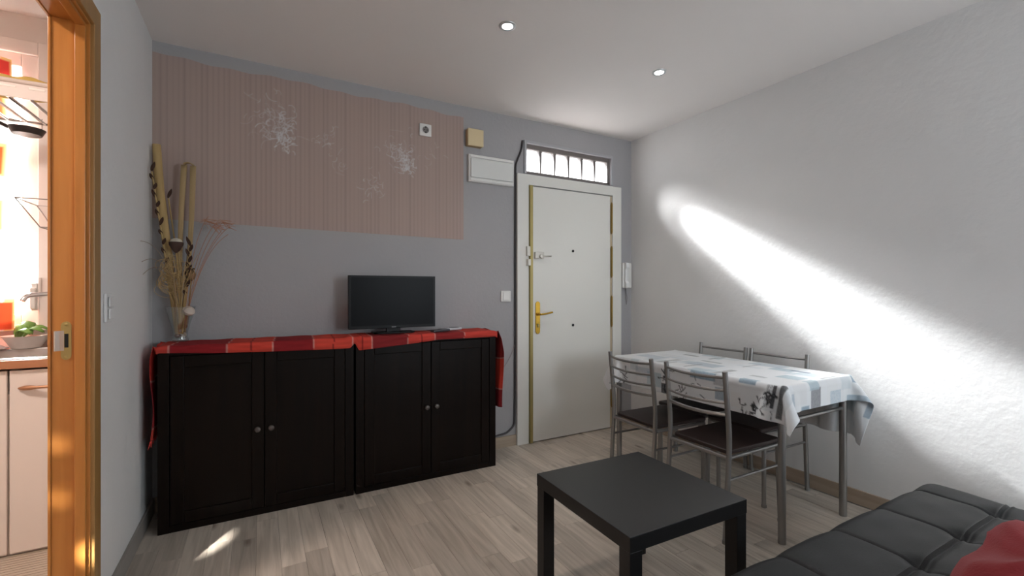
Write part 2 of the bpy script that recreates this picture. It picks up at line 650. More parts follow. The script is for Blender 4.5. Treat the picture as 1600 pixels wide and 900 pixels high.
# ------------------------------------------------------------------ entrance door
door = struct(MB().box(1.876, 2.672, YB - 0.028, YB - 0.002, 0.008, 2.02).build('door_1', DOORW, smooth=False, bevel=0.0015))
f = MB()
f.prism([(1.742, 0.0), (1.742, 2.11), (2.80, 2.11), (2.80, 0), (2.70, 0), (2.70, 2.03), (1.846, 2.03), (1.846, 0)], YB - 0.03, YB - 0.0005)
f.build('door_frame', DOORW, door, smooth=False, bevel=0.003)
MB().box(1.849, 1.874, YB - 0.046, YB - 0.004, 0.004, 2.024).build('brass_edge', BRASS_DULL, door, smooth=False, bevel=0.002)
MB().box(2.674, 2.698, YB - 0.022, YB - 0.004, 0.004, 2.024).build('frame_rebate', mat('rebate_tan', (196, 178, 150), 0.5), door, smooth=False)
for zc in (1.83, 1.45, 1.02, 0.32):
    h = MB()
    h.lathe([(0.0075, -0.125), (0.0085, -0.12), (0.0085, 0.12), (0.0075, 0.125)], 12, (2.685, YB - 0.036, zc))
    h.lathe([(0.004, -0.137), (0.006, -0.13), (0.006, -0.125)], 10, (2.685, YB - 0.036, zc))
    h.lathe([(0.006, 0.125), (0.006, 0.13), (0.004, 0.137)], 10, (2.685, YB - 0.036, zc))
    for k in range(5):
        h.lathe([(0.0095, -0.002), (0.0095, 0.002)], 12, (2.685, YB - 0.036, zc - 0.1 + k * 0.05))
    h.build('hinge', HINGEM, door)
# long brass handle plate with shaped ends, lever and key cylinder
pl = []
for i in range(13):
    a = math.pi * i / 12
    pl.append((math.cos(a) * 0.021, 0.105 + math.sin(a) * 0.024))
prof = [(-0.021, -0.105)] + [(math.cos(math.pi + math.pi * i / 12) * 0.021, -0.105 + math.sin(math.pi + math.pi * i / 12) * 0.024) for i in range(1, 13)] + pl[:1] + pl[1:]
hp = MB().prism([(1.925 + a, 0.985 + b) for a, b in prof], YB - 0.036, YB - 0.028).build('handle_plate', BRASS, door, bevel=0.002)
MB().tube(fillet([(1.925, YB - 0.034, 1.012), (1.925, YB - 0.075, 1.012), (1.985, YB - 0.078, 1.018), (2.04, YB - 0.07, 1.027)], 0.014), [0.009] * 8 + [0.007] * 3 + [0.006] if False else 0.0075, 10).build('lever', BRASS, hp)
MB().lathe([(0.012, 0), (0.012, -0.006), (0.009, -0.009)], 16, (1.925, YB - 0.036, 1.012), 'Y').build('rosette', BRASS, hp)
k = MB()
k.lathe([(0.0085, 0), (0.0085, -0.008)], 14, (1.925, YB - 0.036, 0.93), 'Y')
k.box(1.920, 1.930, YB - 0.043, YB - 0.036, 0.908, 0.927)
k.build('key_cylinder', BRASS_DULL, hp)
# upper security lock
lk = MB()
lk.box(1.893, 1.975, YB - 0.05, YB - 0.028, 1.452, 1.505)
lk.lathe([(0.017, 0), (0.017, -0.012), (0.012, -0.016)], 18, (1.945, YB - 0.05, 1.47), 'Y')
lo = lk.build('upper_lock', NICKEL, door, bevel=0.003)
MB().tube([(1.945, YB - 0.06, 1.47), (1.99, YB - 0.064, 1.471), (2.035, YB - 0.06, 1.474)], 0.0055, 8).build('lock_lever', NICKEL, lo)
kp = MB()
kp.box(1.818, 1.846, YB - 0.052, YB - 0.028, 1.47, 1.545)
kp.box(1.822, 1.846, YB - 0.06, YB - 0.028, 1.395, 1.445)
kp.build('lock_keeper', NICKEL, door, bevel=0.002)
for zc in (1.527, 0.914):
    MB().lathe([(0.011, 0), (0.011, -0.004), (0.007, -0.006)], 14, (2.272, YB - 0.028, zc), 'Y').build('peephole', DARKHOLE, door)

# ------------------------------------------------------------------ transom window over the door
f = MB()
f.prism([(TX0, TZ0), (TX1, TZ0), (TX1, TZ1), (TX0, TZ1)], YB + 0.02, YB + 0.055)
f = MB()
for a in ((TX0 + 0.022, TX1 - 0.022, TZ1 - 0.04, TZ1 - 0.004), (TX0 + 0.022, TX1 - 0.022, TZ0, TZ0 + 0.026),
          (TX0 + 0.022, TX0 + 0.03, TZ0 + 0.012, TZ1 - 0.03), (TX1 - 0.05, TX1 - 0.022, TZ0 + 0.012, TZ1 - 0.03)):
    f.box(a[0], a[1], YB + 0.012, YB + 0.045, a[2], a[3])
win1 = struct(f.build('window_1', TRANSF, smooth=False, bevel=0.002))
tag(win1, 'narrow barred transom window above the white entrance door')
MB().box(TX0 + 0.022, TX1 - 0.022, YB + 0.001, YB + BT, TZ0, TZ0 + 0.004).build('bounce_strip', mat('bounce_strip_dark', (84, 76, 72), 0.7), win1, smooth=False)  # dark strip added over the ledge to cut sun bounce to the ceiling
c = MB()   # pale plaster reveal around the frame
c.box(TX0 + 0.0, TX0 + 0.022, YB - 0.012, YB + 0.06, TZ0, TZ1)
c.box(TX1 - 0.022, TX1, YB - 0.012, YB + 0.06, TZ0, TZ1)
c.box(TX0 - 0.0, TX1 + 0.0, YB - 0.012, YB + 0.06, TZ1 - 0.004, TZ1 + 0.018)
c.build('transom_casing', mat('casing_grey', (172, 172, 174), 0.6), win1, smooth=False, bevel=0.002)
gx0, gx1 = TX0 + 0.03, TX1 - 0.046
n = 6
for i in range(n):
    a, b = gx0 + (gx1 - gx0) * i / n, gx0 + (gx1 - gx0) * (i + 1) / n
    MB().box(a + 0.003, b - 0.003, YB + 0.028, YB + 0.032, TZ0 + 0.026, TZ1 - 0.034).build('pane', FROST, win1, smooth=False)
    if i:
        MB().prism([(a - 0.006, TZ0 + 0.02), (a + 0.006, TZ0 + 0.02), (a + 0.013, TZ1 - 0.03), (a - 0.013, TZ1 - 0.03)], YB + 0.018, YB + 0.06).build('glazing_bar', TRANSF, win1, smooth=False)
# ------------------------------------------------------------------ things on the back wall
o = thing('fuse_box', 'wide white fuse box cover on grey wall left of the entrance door', 'fuse box', (1.522, YB, 2.10))
MB().box(-0.188, 0.188, -0.03, 0, -0.1, 0.1).build('box_body', PVCW, o, smooth=False, bevel=0.004)
MB().box(-0.176, 0.176, -0.043, -0.03, -0.07, 0.07).build('cover', mat('cover_white', (222, 222, 218), 0.4), o, smooth=False, bevel=0.004)
t = MB()
t.box(-0.18, 0.18, -0.038, -0.03, 0.076, 0.094)
t.box(-0.18, 0.18, -0.038, -0.03, -0.094, -0.076)
t.build('ribbed_edge', PVCW, o, smooth=False, bevel=0.003)

o = thing('junction_box', 'small square beige junction box above the fuse box', 'junction box', (1.38, YB, 2.317))
MB().box(-0.06, 0.06, -0.04, 0, -0.06, 0.06).build('box_body', mat('beige_side', (176, 150, 110), 0.5), o, smooth=False, bevel=0.003)
MB().box(-0.062, 0.062, -0.055, -0.04, -0.062, 0.062).build('lid', PVCB, o, smooth=False, bevel=0.004)


def plate(name, label, cat, loc, sz):
    o = thing(name, label, cat, loc)
    MB().box(-sz / 2, sz / 2, -0.012, 0, -sz / 2, sz / 2).build('plate', PVCW, o, smooth=False, bevel=0.005)
    return o


o = plate('wall_socket', 'square white wall socket on the pink wallpaper', 'socket', (1.013, YB - 0.0025, 2.322), 0.086)
ring = MB()
ring.lathe([(0.030, -0.012), (0.030, -0.016), (0.024, -0.016), (0.024, -0.0125)], 24, (0, 0, 0), 'Y')
ring.build('ring', PVCW, o)
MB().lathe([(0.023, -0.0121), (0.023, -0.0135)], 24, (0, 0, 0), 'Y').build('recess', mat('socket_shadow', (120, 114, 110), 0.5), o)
for sx in (-0.0095, 0.0095):
    MB().lathe([(0.0035, -0.0135), (0.0035, -0.0145)], 10, (sx, 0, 0), 'Y').build('pin_hole', DARKHOLE, o)
for sz in (-0.019, 0.019):
    MB().box(-0.004, 0.004, -0.016, -0.013, sz - 0.006, sz + 0.006).build('earth_clip', DARKHOLE, o, smooth=False)
o = plate('light_switch', 'white light switch on grey wall between television and entrance door', 'switch', (1.651, YB, 1.156), 0.084)
MB().box(-0.026, 0.026, -0.017, -0.012, -0.03, 0.03).build('rocker', mat('rocker_white', (240, 238, 234), 0.3), o, smooth=False, bevel=0.003)

# plate on the left wall
o = thing('light_switch', 'white double light switch on the left wall beside the kitchen door frame', 'switch', (XL, 2.25, 1.135))
MB().box(0, 0.010, -0.042, 0.042, -0.055, 0.055).build('plate', WHITE, o, smooth=False, bevel=0.005)
MB().box(0.012, 0.018, -0.028, 0.028, 0.003, 0.043).build('rocker', WHITE, o, smooth=False, bevel=0.003)
MB().box(0.012, 0.018, -0.028, 0.028, -0.043, -0.003).build('rocker', WHITE, o, smooth=False, bevel=0.003)

# intercom
o = thing('intercom', 'white door intercom handset on the wall beside the hinges of the entrance door', 'intercom', (2.868, YB, 1.335))
MB().box(-0.05, 0.055, -0.03, 0, -0.112, 0.112).build('base', PVCW, o, smooth=False, bevel=0.008)
h = MB()
h.prism([(-0.03, -0.115), (-0.058, -0.11), (-0.062, -0.07), (-0.048, -0.05), (-0.048, 0.05), (-0.062, 0.07), (-0.058, 0.11), (-0.03, 0.115)], -0.036, 0.0, 'X')
h.build('handset', mat('handset_white', (238, 238, 236), 0.35), o, bevel=0.006)
MB().tube([(0.0, -0.014, -0.11), (0.004, -0.014, -0.15), (0.018, -0.012, -0.2), (0.006, -0.012, -0.26), (0.0, -0.01, -0.2), (-0.005, -0.014, -0.112)], 0.0022, 6).build('cord', mat('grey_cord', (120, 118, 118), 0.5), o)

# cable running down beside the door frame
pts = fillet([(1.80, YB - 0.008, 2.375), (1.79, YB - 0.008, 2.30), (1.737, YB - 0.008, 2.18), (1.733, YB - 0.008, 1.6), (1.733, YB - 0.008, 0.9), (1.73, YB - 0.008, 0.4), (1.725, YB - 0.0085, 0.155),
              (1.66, YB - 0.0085, 0.105), (1.52, YB - 0.0085, 0.093), (1.38, YB - 0.0085, 0.092)], 0.03)
cb = tag(MB().tube(pts, 0.0075, 8).build('cable', CABLE), 'dark cable running down the wall along the left edge of the door frame', 'cable')
MB().tube(arc((1.728, YB - 0.009, 0.78), (1.50, YB - 0.02, 0.56), (0.02, 0, -0.05)), 0.002, 6).build('thin_wire', mat('thin_wire_grey', (140, 128, 126), 0.5), cb)

# ------------------------------------------------------------------ ceiling downlights
for (x, y, lab) in ((1.105, 2.045, 'small round recessed ceiling spotlight nearer the left, above the room centre'),
                    (2.16, 2.024, 'small round recessed ceiling spotlight nearer the right wall and door')):
    o = thing('ceiling_spotlight', lab, 'ceiling light', (x, y, H), group='recessed ceiling spotlights')
    MB().lathe([(0.026, 0.0), (0.027, -0.004), (0.036, -0.006), (0.043, -0.003), (0.044, 0.0)], 32).build('trim_ring', mat('satin_ring', (200, 200, 200), 0.35, 0.6), o)
    MB().lathe([(0.001, -0.0035), (0.020, -0.0035), (0.026, -0.0025)], 24).build('bulb', LEDM, o)
    lamp('spot_lamp', 'SPOT', (x, y, H - 0.02), 3.0, (1.0, 0.96, 0.92), (0, 0, -1), spot_size=R(130), spot_blend=0.8, shadow_soft_size=0.03)

# ------------------------------------------------------------------ kitchen doorway frame (varnished wood)
jx0, jx1 = XL - LT - 0.004, XL + 0.003
j = MB()
j.box(jx0, jx1, DY1, DY1 + 0.03, 0, DZ + 0.03)
j.box(jx0, jx1, DY0 - 0.03, DY0, 0, DZ + 0.03)
d2 = struct(j.build('door_2', ORANGE_WOOD, smooth=False, bevel=0.0015))
tag(d2, 'varnished orange pine door frame of the kitchen doorway')
MB().box(jx0, jx1, DY0, DY1, DZ, DZ + 0.03).build('head_jamb', ORANGE_WOOD_Y, d2, smooth=False, bevel=0.0015)
s = MB()
s.box(XL - 0.034, XL - 0.006, DY1 - 0.012, DY1, 0, DZ - 0.012)
s.box(XL - 0.034, XL - 0.006, DY0, DY0 + 0.012, 0, DZ - 0.012)
s.build('door_stop', ORANGE_WOOD, d2, smooth=False, bevel=0.002)
MB().box(XL - 0.034, XL - 0.006, DY0, DY1, DZ - 0.012, DZ).build('door_stop', ORANGE_WOOD_Y, d2, smooth=False, bevel=0.002)
cs = MB()
cs.prism([(DY0 - 0.075, 0), (DY0 - 0.075, DZ + 0.078), (DY1 + 0.075, DZ + 0.078), (DY1 + 0.075, 0), (DY1 + 0.006, 0), (DY1 + 0.006, DZ + 0.006), (DY0 - 0.006, DZ + 0.006), (DY0 - 0.006, 0)], XL, XL + 0.014, 'X')
cs.build('casing', wood_mat('casing_pine', (150, 112, 62), (168, 128, 76), 'Z', 0.4), d2, smooth=False, bevel=0.003)
cs = MB()
cs.prism([(DY0 - 0.075, 0), (DY0 - 0.075, DZ + 0.078), (DY1 + 0.075, DZ + 0.078), (DY1 + 0.075, 0), (DY1 - 0.004, 0), (DY1 - 0.004, DZ - 0.004), (DY0 + 0.004, DZ - 0.004), (DY0 + 0.004, 0)], XL - LT - 0.012, XL - LT - 0.004, 'X')
cs.build('casing', ORANGE_WOOD, d2, smooth=False, bevel=0.002)
st = []
for i in range(9):
    a = math.pi * i / 8
    st.append((math.cos(a) * 0.013, 0.05 + math.sin(a) * 0.014))
st = st + [(-x, -z) for x, z in st]
sp = MB().prism([(XL - 0.057 + a, 1.033 + b) for a, b in st], DY1 - 0.002, DY1).build('strike_plate', BRASS_DULL, d2)
MB().box(XL - 0.061, XL - 0.051, DY1 - 0.0028, DY1 - 0.002, 1.01, 1.056).build('strike_hole', DARKHOLE, sp, smooth=False)
q = MB()
for i in range(7):
    pass
q.prism([(XL - 0.062, DY1 - 0.0025), (XL - 0.072, DY1 - 0.004), (XL - 0.081, DY1 - 0.014), (XL - 0.084, DY1 - 0.014), (XL - 0.084, DY1 - 0.011), (XL - 0.074, DY1 - 0.001), (XL - 0.062, DY1 - 0.0003)], 1.0, 1.066, 'Z')
q.build('strike_lip', NICKEL, sp, smooth=False)
for zc in (0.979, 1.087):
    MB().lathe([(0.005, 0), (0.005, -0.0015), (0.003, -0.0025)], 10, (XL - 0.057, DY1 - 0.002, zc), 'Y').build('screw', BRASS_DULL, sp)

# ------------------------------------------------------------------ kitchen shell
KX0, KX1, KY0, KYB, KH = -2.9, XL - LT, -0.2, 3.5, 2.72
KWX0, KWX1, KWZ0, KWZ1 = -2.4, -1.075, 1.0, 2.5
w = MB()
w.box(KX0, KWX0, KYB, KYB + 0.16, 0, KH)
w.box(KWX1, KX1 + LT, KYB, KYB + 0.16, 0, KH)
w.box(KWX0, KWX1, KYB, KYB + 0.16, 0, KWZ0)
w.box(KWX0, KWX1, KYB, KYB + 0.16, KWZ1, KH)
struct(w.build('wall_kitchen_back', KWHITE, smooth=False))
struct(MB().box(KX0 - 0.12, KX0, KY0, KYB + 0.16, 0, KH).build('wall_kitchen_left', KWHITE, smooth=False))
struct(MB().box(KX0, KX1, KY0 - 0.12, KY0, 0, KH).build('wall_kitchen_front', KWHITE, smooth=False))
struct(MB().box(KX0 - 0.12, KX1, KY0 - 0.12, KYB + 0.16, KH, KH + 0.12).build('ceiling_kitchen', KWHITE, smooth=False))
struct(MB().box(KX1, XL, YB + BT, KYB, 0, KH).build('wall_kitchen_right', KWHITE, smooth=False))
struct(MB().box(KX1, XL, KY0, YB + BT, H + 0.15, KH + 0.12).build('wall_kitchen_upper', KWHITE, smooth=False))
kf = struct(MB().box(KX0, KX1, KY0, KYB, -0.06, -0.006).build('floor_kitchen', mat('kitchen_floor_gap', (120, 108, 96), 0.7), smooth=False))
KB = mat('kitchen_floor_strip', (186, 172, 156), 0.5, noise=0.08, scale=6)
yy = 1.9
stripm = None
while yy < 2.93:
    if stripm is None:
        so = MB().box(-1.6, KX1 - 0.0, 0, 0.019, -0.006, 0).build('floor_strip', KB, kf, (0, yy, 0), smooth=False)
        stripm = so.data
    else:
        so = bpy.data.objects.new('floor_strip', stripm)
        COL.objects.link(so)
        so.parent = kf
        so.location = (0, yy, 0)
    yy += 0.0235
tag(MB().box(KX0, KX1, KY0, 1.895, -0.006, 0).build('floor_board', KB, kf, smooth=False))

# kitchen window: outer casing, fixed frame, opening sash, pane
f = MB()
FX = -1.012
f.prism([(KWX0 - 0.06, KWZ0 - 0.02), (FX, KWZ0 - 0.02), (FX, 2.573), (KWX0 - 0.06, 2.573)], KYB - 0.022, KYB)
f = MB()
for a in ((KWX1, FX, KWZ0 - 0.02, 2.573), (KWX0 - 0.06, KWX0, KWZ0 - 0.02, 2.573), (KWX0, KWX1, KWZ1, 2.573), (KWX0, KWX1, KWZ0 - 0.02, KWZ0)):
    f.box(a[0], a[1], KYB - 0.022, KYB, a[2], a[3])
KWIN = mat('window_white', (236, 226, 220), 0.4)
win2 = struct(f.build('window_2', KWIN, smooth=False, bevel=0.003))
f = MB()
for (a, b) in ((KWX0, -1.74), (-1.735, KWX1)):
    f.box(a, a + 0.07, KYB - 0.006, KYB + 0.04, KWZ0, KWZ1)
    f.box(b - 0.07, b, KYB - 0.006, KYB + 0.04, KWZ0, KWZ1)
    f.box(a + 0.07, b - 0.07, KYB - 0.006, KYB + 0.04, KWZ0, KWZ0 + 0.07)
    f.box(a + 0.07, b - 0.07, KYB - 0.006, KYB + 0.04, KWZ1 - 0.07, KWZ1)
f.build('sash', KWIN, win2, smooth=False, bevel=0.004)
for (a, b) in ((KWX0, -1.74), (-1.735, KWX1)):
    MB().box(a + 0.07, b - 0.07, KYB + 0.015, KYB + 0.02, KWZ0 + 0.07, KWZ1 - 0.07).build('pane', GLASS, win2, smooth=False)
hd = MB()
hd.box(-1.099, -1.073, KYB - 0.04, KYB - 0.022, 1.09, 1.24)
hd.box(-1.097, -1.075, KYB - 0.06, KYB - 0.04, 1.10, 1.215)
hd.build('window_handle', PVCW, win2, smooth=False, bevel=0.005)
for zc in (1.22, 2.30):
    MB().lathe([(0.008, -0.05), (0.008, 0.05)], 10, (KWX1 + 0.008, KYB - 0.028, zc)).build('hinge', KWIN, win2)

# curtain with red and orange squares, hung close to the glass
na, nb = 120, 160
cx = np.linspace(-2.36, -1.165, na)
cz = np.linspace(0.985, 2.445, nb)
P = np.zeros((na, nb, 3))
P[:, :, 0] = cx[:, None] + 0.008 * np.sin(cz * 7)[None, :]
P[:, :, 1] = KYB - 0.055 + 0.016 * np.sin(cx * 48)[:, None] + 0.006 * np.sin(cx[:, None] * 21 + cz[None, :] * 3)
P[:, :, 2] = cz[None, :]
cc = np.ones((na, nb, 3)) * np.array(lin((250, 244, 236)))
reds = [lin((232, 60, 40)), lin((240, 110, 50)), lin((226, 74, 84)), lin((244, 150, 90))]
rows = [(0.985, 1.135, (226, 82, 44)), (1.53, 1.66, (240, 110, 50)), (1.82, 1.96, (240, 100, 54)), (2.30, 2.43, (228, 70, 62)), (2.12, 2.24, (240, 130, 80))]
for kx in range(6):
    x1 = -1.19 - kx * 0.22
    for ri, (z0, z1, cl) in enumerate(rows):
        x0 = x1 - (0.13 if ri not in (0, 3) else 0.19)
        xx1 = x1 + (0.02 if ri in (0, 3) else -0.012)
        mk = ((cx[:, None] > x0) & (cx[:, None] < xx1) & (cz[None, :] > z0) & (cz[None, :] < z1))
        cc[mk] = lin(cl)
        mk2 = ((cx[:, None] > xx1 - 0.035) & (cx[:, None] < xx1 + 0.012) & (cz[None, :] > z0 - 0.01) & (cz[None, :] < z1 + 0.02)) & ~mk
        cc[mk2] = lin((248, 214, 140))
cur = MB().grid(P).build('curtain', attr_mat('sheer_print', 0.8, trans=0.06), fix=False)
tag(cur, 'white kitchen curtain printed with orange and red squares', 'curtain')
set_print(cur, cc)

# kitchen base units, counter, sink
KY = 2.89


def base_unit(x0, x1, lab):
    o = thing('kitchen_cabinet', lab, 'cabinet', ((x0 + x1) / 2, KY + 0.3, 0))
    hw = (x1 - x0) / 2
    MB().box(-hw, hw, -0.28, 0.3, 0.0, 0.73).build('body', KCAB, o, smooth=False)
    d = MB().box(-hw + 0.003, hw - 0.003, -0.3, -0.281, 0.012, 0.838).build('door', KCAB, o, smooth=False, bevel=0.003)
    return o, d, hw


o, d, hw = base_unit(-1.50, -0.992, 'white kitchen base cabinet at the far left edge of the doorway view')
o2, d2_, hw2 = base_unit(-0.990, -0.602, 'white kitchen base cabinet with bow handle, against the pine door frame')
pts = arc((-0.16, -0.304, 0.757), (0.10, -0.304, 0.757), (0, -0.028, 0.003), 12)
MB().tube(pts, [0.004] + [0.011] * 2 + [0.007] * 7 + [0.011] * 2 + [0.004], 10).build('handle', mat('copper_handle', (196, 150, 118), 0.35, 0.8), d2_)
ct = MB()
SX0, SX1 = -1.9, -0.66
ct.box(-2.85, SX0, KY - 0.02, KYB - 0.001, 0.848, 0.886)
ct.box(SX1, KX1 - 0.001, KY - 0.02, KYB - 0.001, 0.848, 0.886)
ct.box(SX0, SX1, KY - 0.02, KY + 0.045, 0.848, 0.886)
ct.box(SX0, SX1, KYB - 0.12, KYB - 0.001, 0.848, 0.886)
cto = tag(ct.build('worktop', COUNTER, smooth=False, bevel=0.002), 'brown wood-edged kitchen worktop under the sink', 'worktop')
snk = thing('kitchen_sink', 'stainless steel inset kitchen sink in the brown worktop', 'sink', (-1.28, 3.15, 0.887))
b = MB()
def ring_rect(z, x, y): return [(-x, -y, z), (x, -y, z), (x, y, z), (-x, y, z)]
lv = [ring_rect(0, 0.63, 0.265), ring_rect(0.006, 0.625, 0.26), ring_rect(0.006, 0.59, 0.225), ring_rect(-0.02, 0.585, 0.22), ring_rect(-0.15, 0.56, 0.195)]
v = [p for L_ in lv for p in L_]
fa = []
for i in range(len(lv) - 1):
    for q_ in range(4):
        a_, b_ = i * 4 + q_, i * 4 + (q_ + 1) % 4
        fa.append((a_, b_, b_ + 4, a_ + 4))
fa.append(tuple(range(16, 20)))
b.add(v, fa)
b.build('basin', SINKM, snk, smooth=False, bevel=0.004)
ov = MB()
for i in range(5):
    ov.box(0.40 + i * 0.028, 0.412 + i * 0.028, 0.2195, 0.2245, -0.018, 0.003)
ov.build('overflow_slots', DARKHOLE, snk, smooth=False)

tp = thing('kitchen_tap', 'chrome kitchen mixer tap with long flat spout over the sink', 'tap', (-0.80, 3.452, 0.887))
MB().lathe([(0.026, 0.0), (0.026, 0.012), (0.02, 0.02), (0.02, 0.27), (0.014, 0.29)], 18).build('body', CHROME, tp)
MB().tube(fillet([(0.0, 0, 0.25), (-0.03, -0.05, 0.275), (-0.14, -0.17, 0.3), (-0.235, -0.245, 0.288), (-0.245, -0.255, 0.26)], 0.02), 0.0115, 12).build('spout', CHROME, tp)
MB().tube([(0, 0, 0.28), (0.04, -0.05, 0.32), (0.06, -0.09, 0.33)], 0.007, 8).build('lever', CHROME, tp)

# bowls on the drainer
def bowl(loc, r, h, label):
    o = thing('dish', label, 'bowl', loc)
    MB().lathe([(r * 0.55, 0), (r * 0.62, 0.004), (r * 0.96, h), (r * 1.02, h + 0.004), (r * 0.93, h), (r * 0.58, 0.008), (r * 0.02, 0.008)], 28).build('shell', BOWLM, o)
    return o
bowl((-1.095, 3.40, 0.8935), 0.095, 0.062, 'white enamel bowl holding green leaves beside the kitchen sink')
bowl((-0.91, 3.40, 0.8935), 0.07, 0.055, 'smaller white bowl behind the pine door frame by the tap')
lf = MB()
for k in range(7):
    a = -0.7 + k * 0.45
    cx_, cy_ = -1.105 + 0.02 * math.cos(a * 3), 3.40 + 0.02 * math.sin(a * 3)
    L_ = 0.085 + 0.02 * random.random()
    pp = np.zeros((9, 5, 3))
    for i in range(9):
        t = i / 8
        wdt = 0.03 * math.sin(math.pi * min(1, t * 0.95 + 0.03)) ** 0.7
        for jj in range(5):
            u_ = (jj - 2) / 2
            pp[i, jj] = (cx_ + math.cos(a) * L_ * (t - .2) - math.sin(a) * wdt * u_, cy_ + math.sin(a) * L_ * (t - .2) + math.cos(a) * wdt * u_,
                         0.955 + 0.012 * k * 0.5 + 0.045 * math.sin(t * 2.6) - 0.012 * abs(u_))
    lf.grid(pp)
g = lf.build('leafy_greens', GREENP, fix=False)
tag(g, 'bright green leaves heaped in the white enamel bowl', 'vegetable')
g.modifiers.new('solid', 'SOLIDIFY').thickness = 0.002
nn = 22
P = np.zeros((nn, nn, 3))
uu = np.linspace(-1, 1, nn)
P[:, :, 0] = -1.265 + uu[:, None] * 0.10
P[:, :, 1] = 3.36 + uu[None, :] * 0.055
rr = np.hypot(uu[:, None], uu[None, :])
P[:, :, 2] = 0.898 + np.clip(1 - rr, 0, 1) * (0.035 + 0.02 * np.sin(uu[:, None] * 9 + uu[None, :] * 5)) 
P[:, :, 0] += 0.012 * np.sin(uu[None, :] * 8)
rag = tag(MB().grid(P).build('dish_cloth', DISH, fix=False), 'crumpled pale dish cloth on the sink rim', 'cloth')
rag.modifiers.new('solid', 'SOLIDIFY').thickness = 0.003

# tube shelf (drying rack) over the sink
rk = thing('drying_rack', 'metal tube drying rack with white front rail over the kitchen sink', 'rack', (-1.25, 2.98, 2.10))
rl = MB()
rl.tube([(-0.65, -0.004, 0.076), (0.62, -0.004, 0.076)], 0.011, 10)
rl.box(-0.65, 0.62, -0.004, 0.004, 0.0, 0.07)
rl.build('front_rail', mat('rail_white', (226, 214, 206), 0.4), rk, bevel=0.001)
slot = mat('slot_light', (250, 244, 236), 0.5)
for i in range(13):
    x_ = -0.6 + i * 0.1
    MB().box(x_, x_ + 0.055, -0.0055, -0.004, 0.045, 0.055).build('slot', slot, rk, smooth=False)
for i in range(18):
    x_ = -0.63 + 0.0715 * i
    MB().tube([(x_, 0.0, 0.004), (x_, 0.42, 0.004)], 0.0075, 8).build('tube', CHROME, rk)
bk = MB()
bk.tube([(-0.65, 0.42, 0.004), (0.62, 0.42, 0.004)], 0.009, 8)
bk.build('back_rail', CHROME, rk)
for x_ in (-0.62, 0.59):
    MB().tube([(x_, 0.2, 0.004), (x_, 0.2, 0.619)], 0.006, 8).build('hanger', CHROME, rk)

nn = 40
P = np.zeros((nn, 14, 3))
for i in range(nn):
    for jj in range(14):
        t = i / (nn - 1)
        a = 2 * math.pi * jj / 13
        P[i, jj] = (-1.09 + 0.24 * t, 3.05 + 0.05 * math.cos(a) + 0.012 * math.sin(t * 11),
                    2.171 + 0.056 * math.sin(a) * (0.9 + 0.1 * math.sin(t * 14)))
yc = tag(MB().grid(P).build('yellow_cloth', YELLOWP, fix=False), 'folded yellow cloth lying on the drying rack', 'cloth')

# frying pan hung under the rack
pn = thing('frying_pan', 'black frying pan with long handle hanging under the drying rack', 'pan', (-1.035, 3.22, 2.0))
MB().lathe([(0.002, -0.006), (0.05, -0.006), (0.066, 0.022), (0.069, 0.022), (0.054, -0.009), (0.002, -0.01)], 28).build('pan_body', mat('pan_black', (30, 24, 24), 0.4), pn)
MB().tube([(-0.064, -0.01, 0.018), (-0.10, -0.025, 0.035), (-0.17, -0.06, 0.045), (-0.28, -0.11, 0.052)], 0.0085, 8).build('handle', mat('pan_handle', (52, 36, 34), 0.5), pn)
hk = MB()
MB().tube([(-0.17, -0.06, 0.045), (-0.17, -0.06, 0.0955)], 0.0018, 6).build('hook', CHROME, pn)
hk.tube([(0.04, 0.05, 0.02), (0.04, 0.05, 0.0955)], 0.0018, 6)
hk.build('hook', CHROME, pn)

# wire basket under the rack
wb = thing('wire_basket', 'small white wire basket hanging beside the kitchen window', 'basket', (-0.86, 3.46, 1.62))
t_ = MB()
tp_ = [(-0.22, -0.24, 0.05), (0.20, -0.24, 0.05), (0.20, 0.02, 0.05), (-0.22, 0.02, 0.05), (-0.22, -0.24, 0.05)]
bt_ = [(-0.14, -0.2, -0.09), (0.20, -0.2, -0.09), (0.20, 0.0, -0.09), (-0.14, 0.0, -0.09), (-0.14, -0.2, -0.09)]
t_.tube(tp_, 0.003, 6)
t_.tube(bt_, 0.003, 6)
for a_, b_ in zip(tp_[:4], bt_[:4]):
    t_.tube([a_, b_], 0.003, 6)
WIRE = mat('wire_grey', (150, 142, 138), 0.4, 0.5)
t_.build('rim', WIRE, wb)
for i in range(8):
    x_ = -0.08 + i * 0.035
    MB().tube([(x_, -0.235, 0.05), (x_, -0.2, -0.09), (x_, 0.0, -0.09), (x_, 0.02, 0.05)], 0.0016, 5).build('wire', WIRE, wb)
bx = thing('wall_socket', 'white double socket on the kitchen wall beside the tap', 'socket', (-0.955, KYB, 1.145))
MB().box(-0.035, 0.035, -0.012, 0, -0.07, 0.07).build('plate', PVCW, bx, smooth=False, bevel=0.003)
for zc in (-0.035, 0.035):
    MB().lathe([(0.018, -0.012), (0.018, -0.014)], 16, (0, 0, zc), 'Y').build('recess', mat('recess_beige', (176, 160, 148), 0.5), bx)

# ------------------------------------------------------------------ black-brown cabinets
CT = 0.922


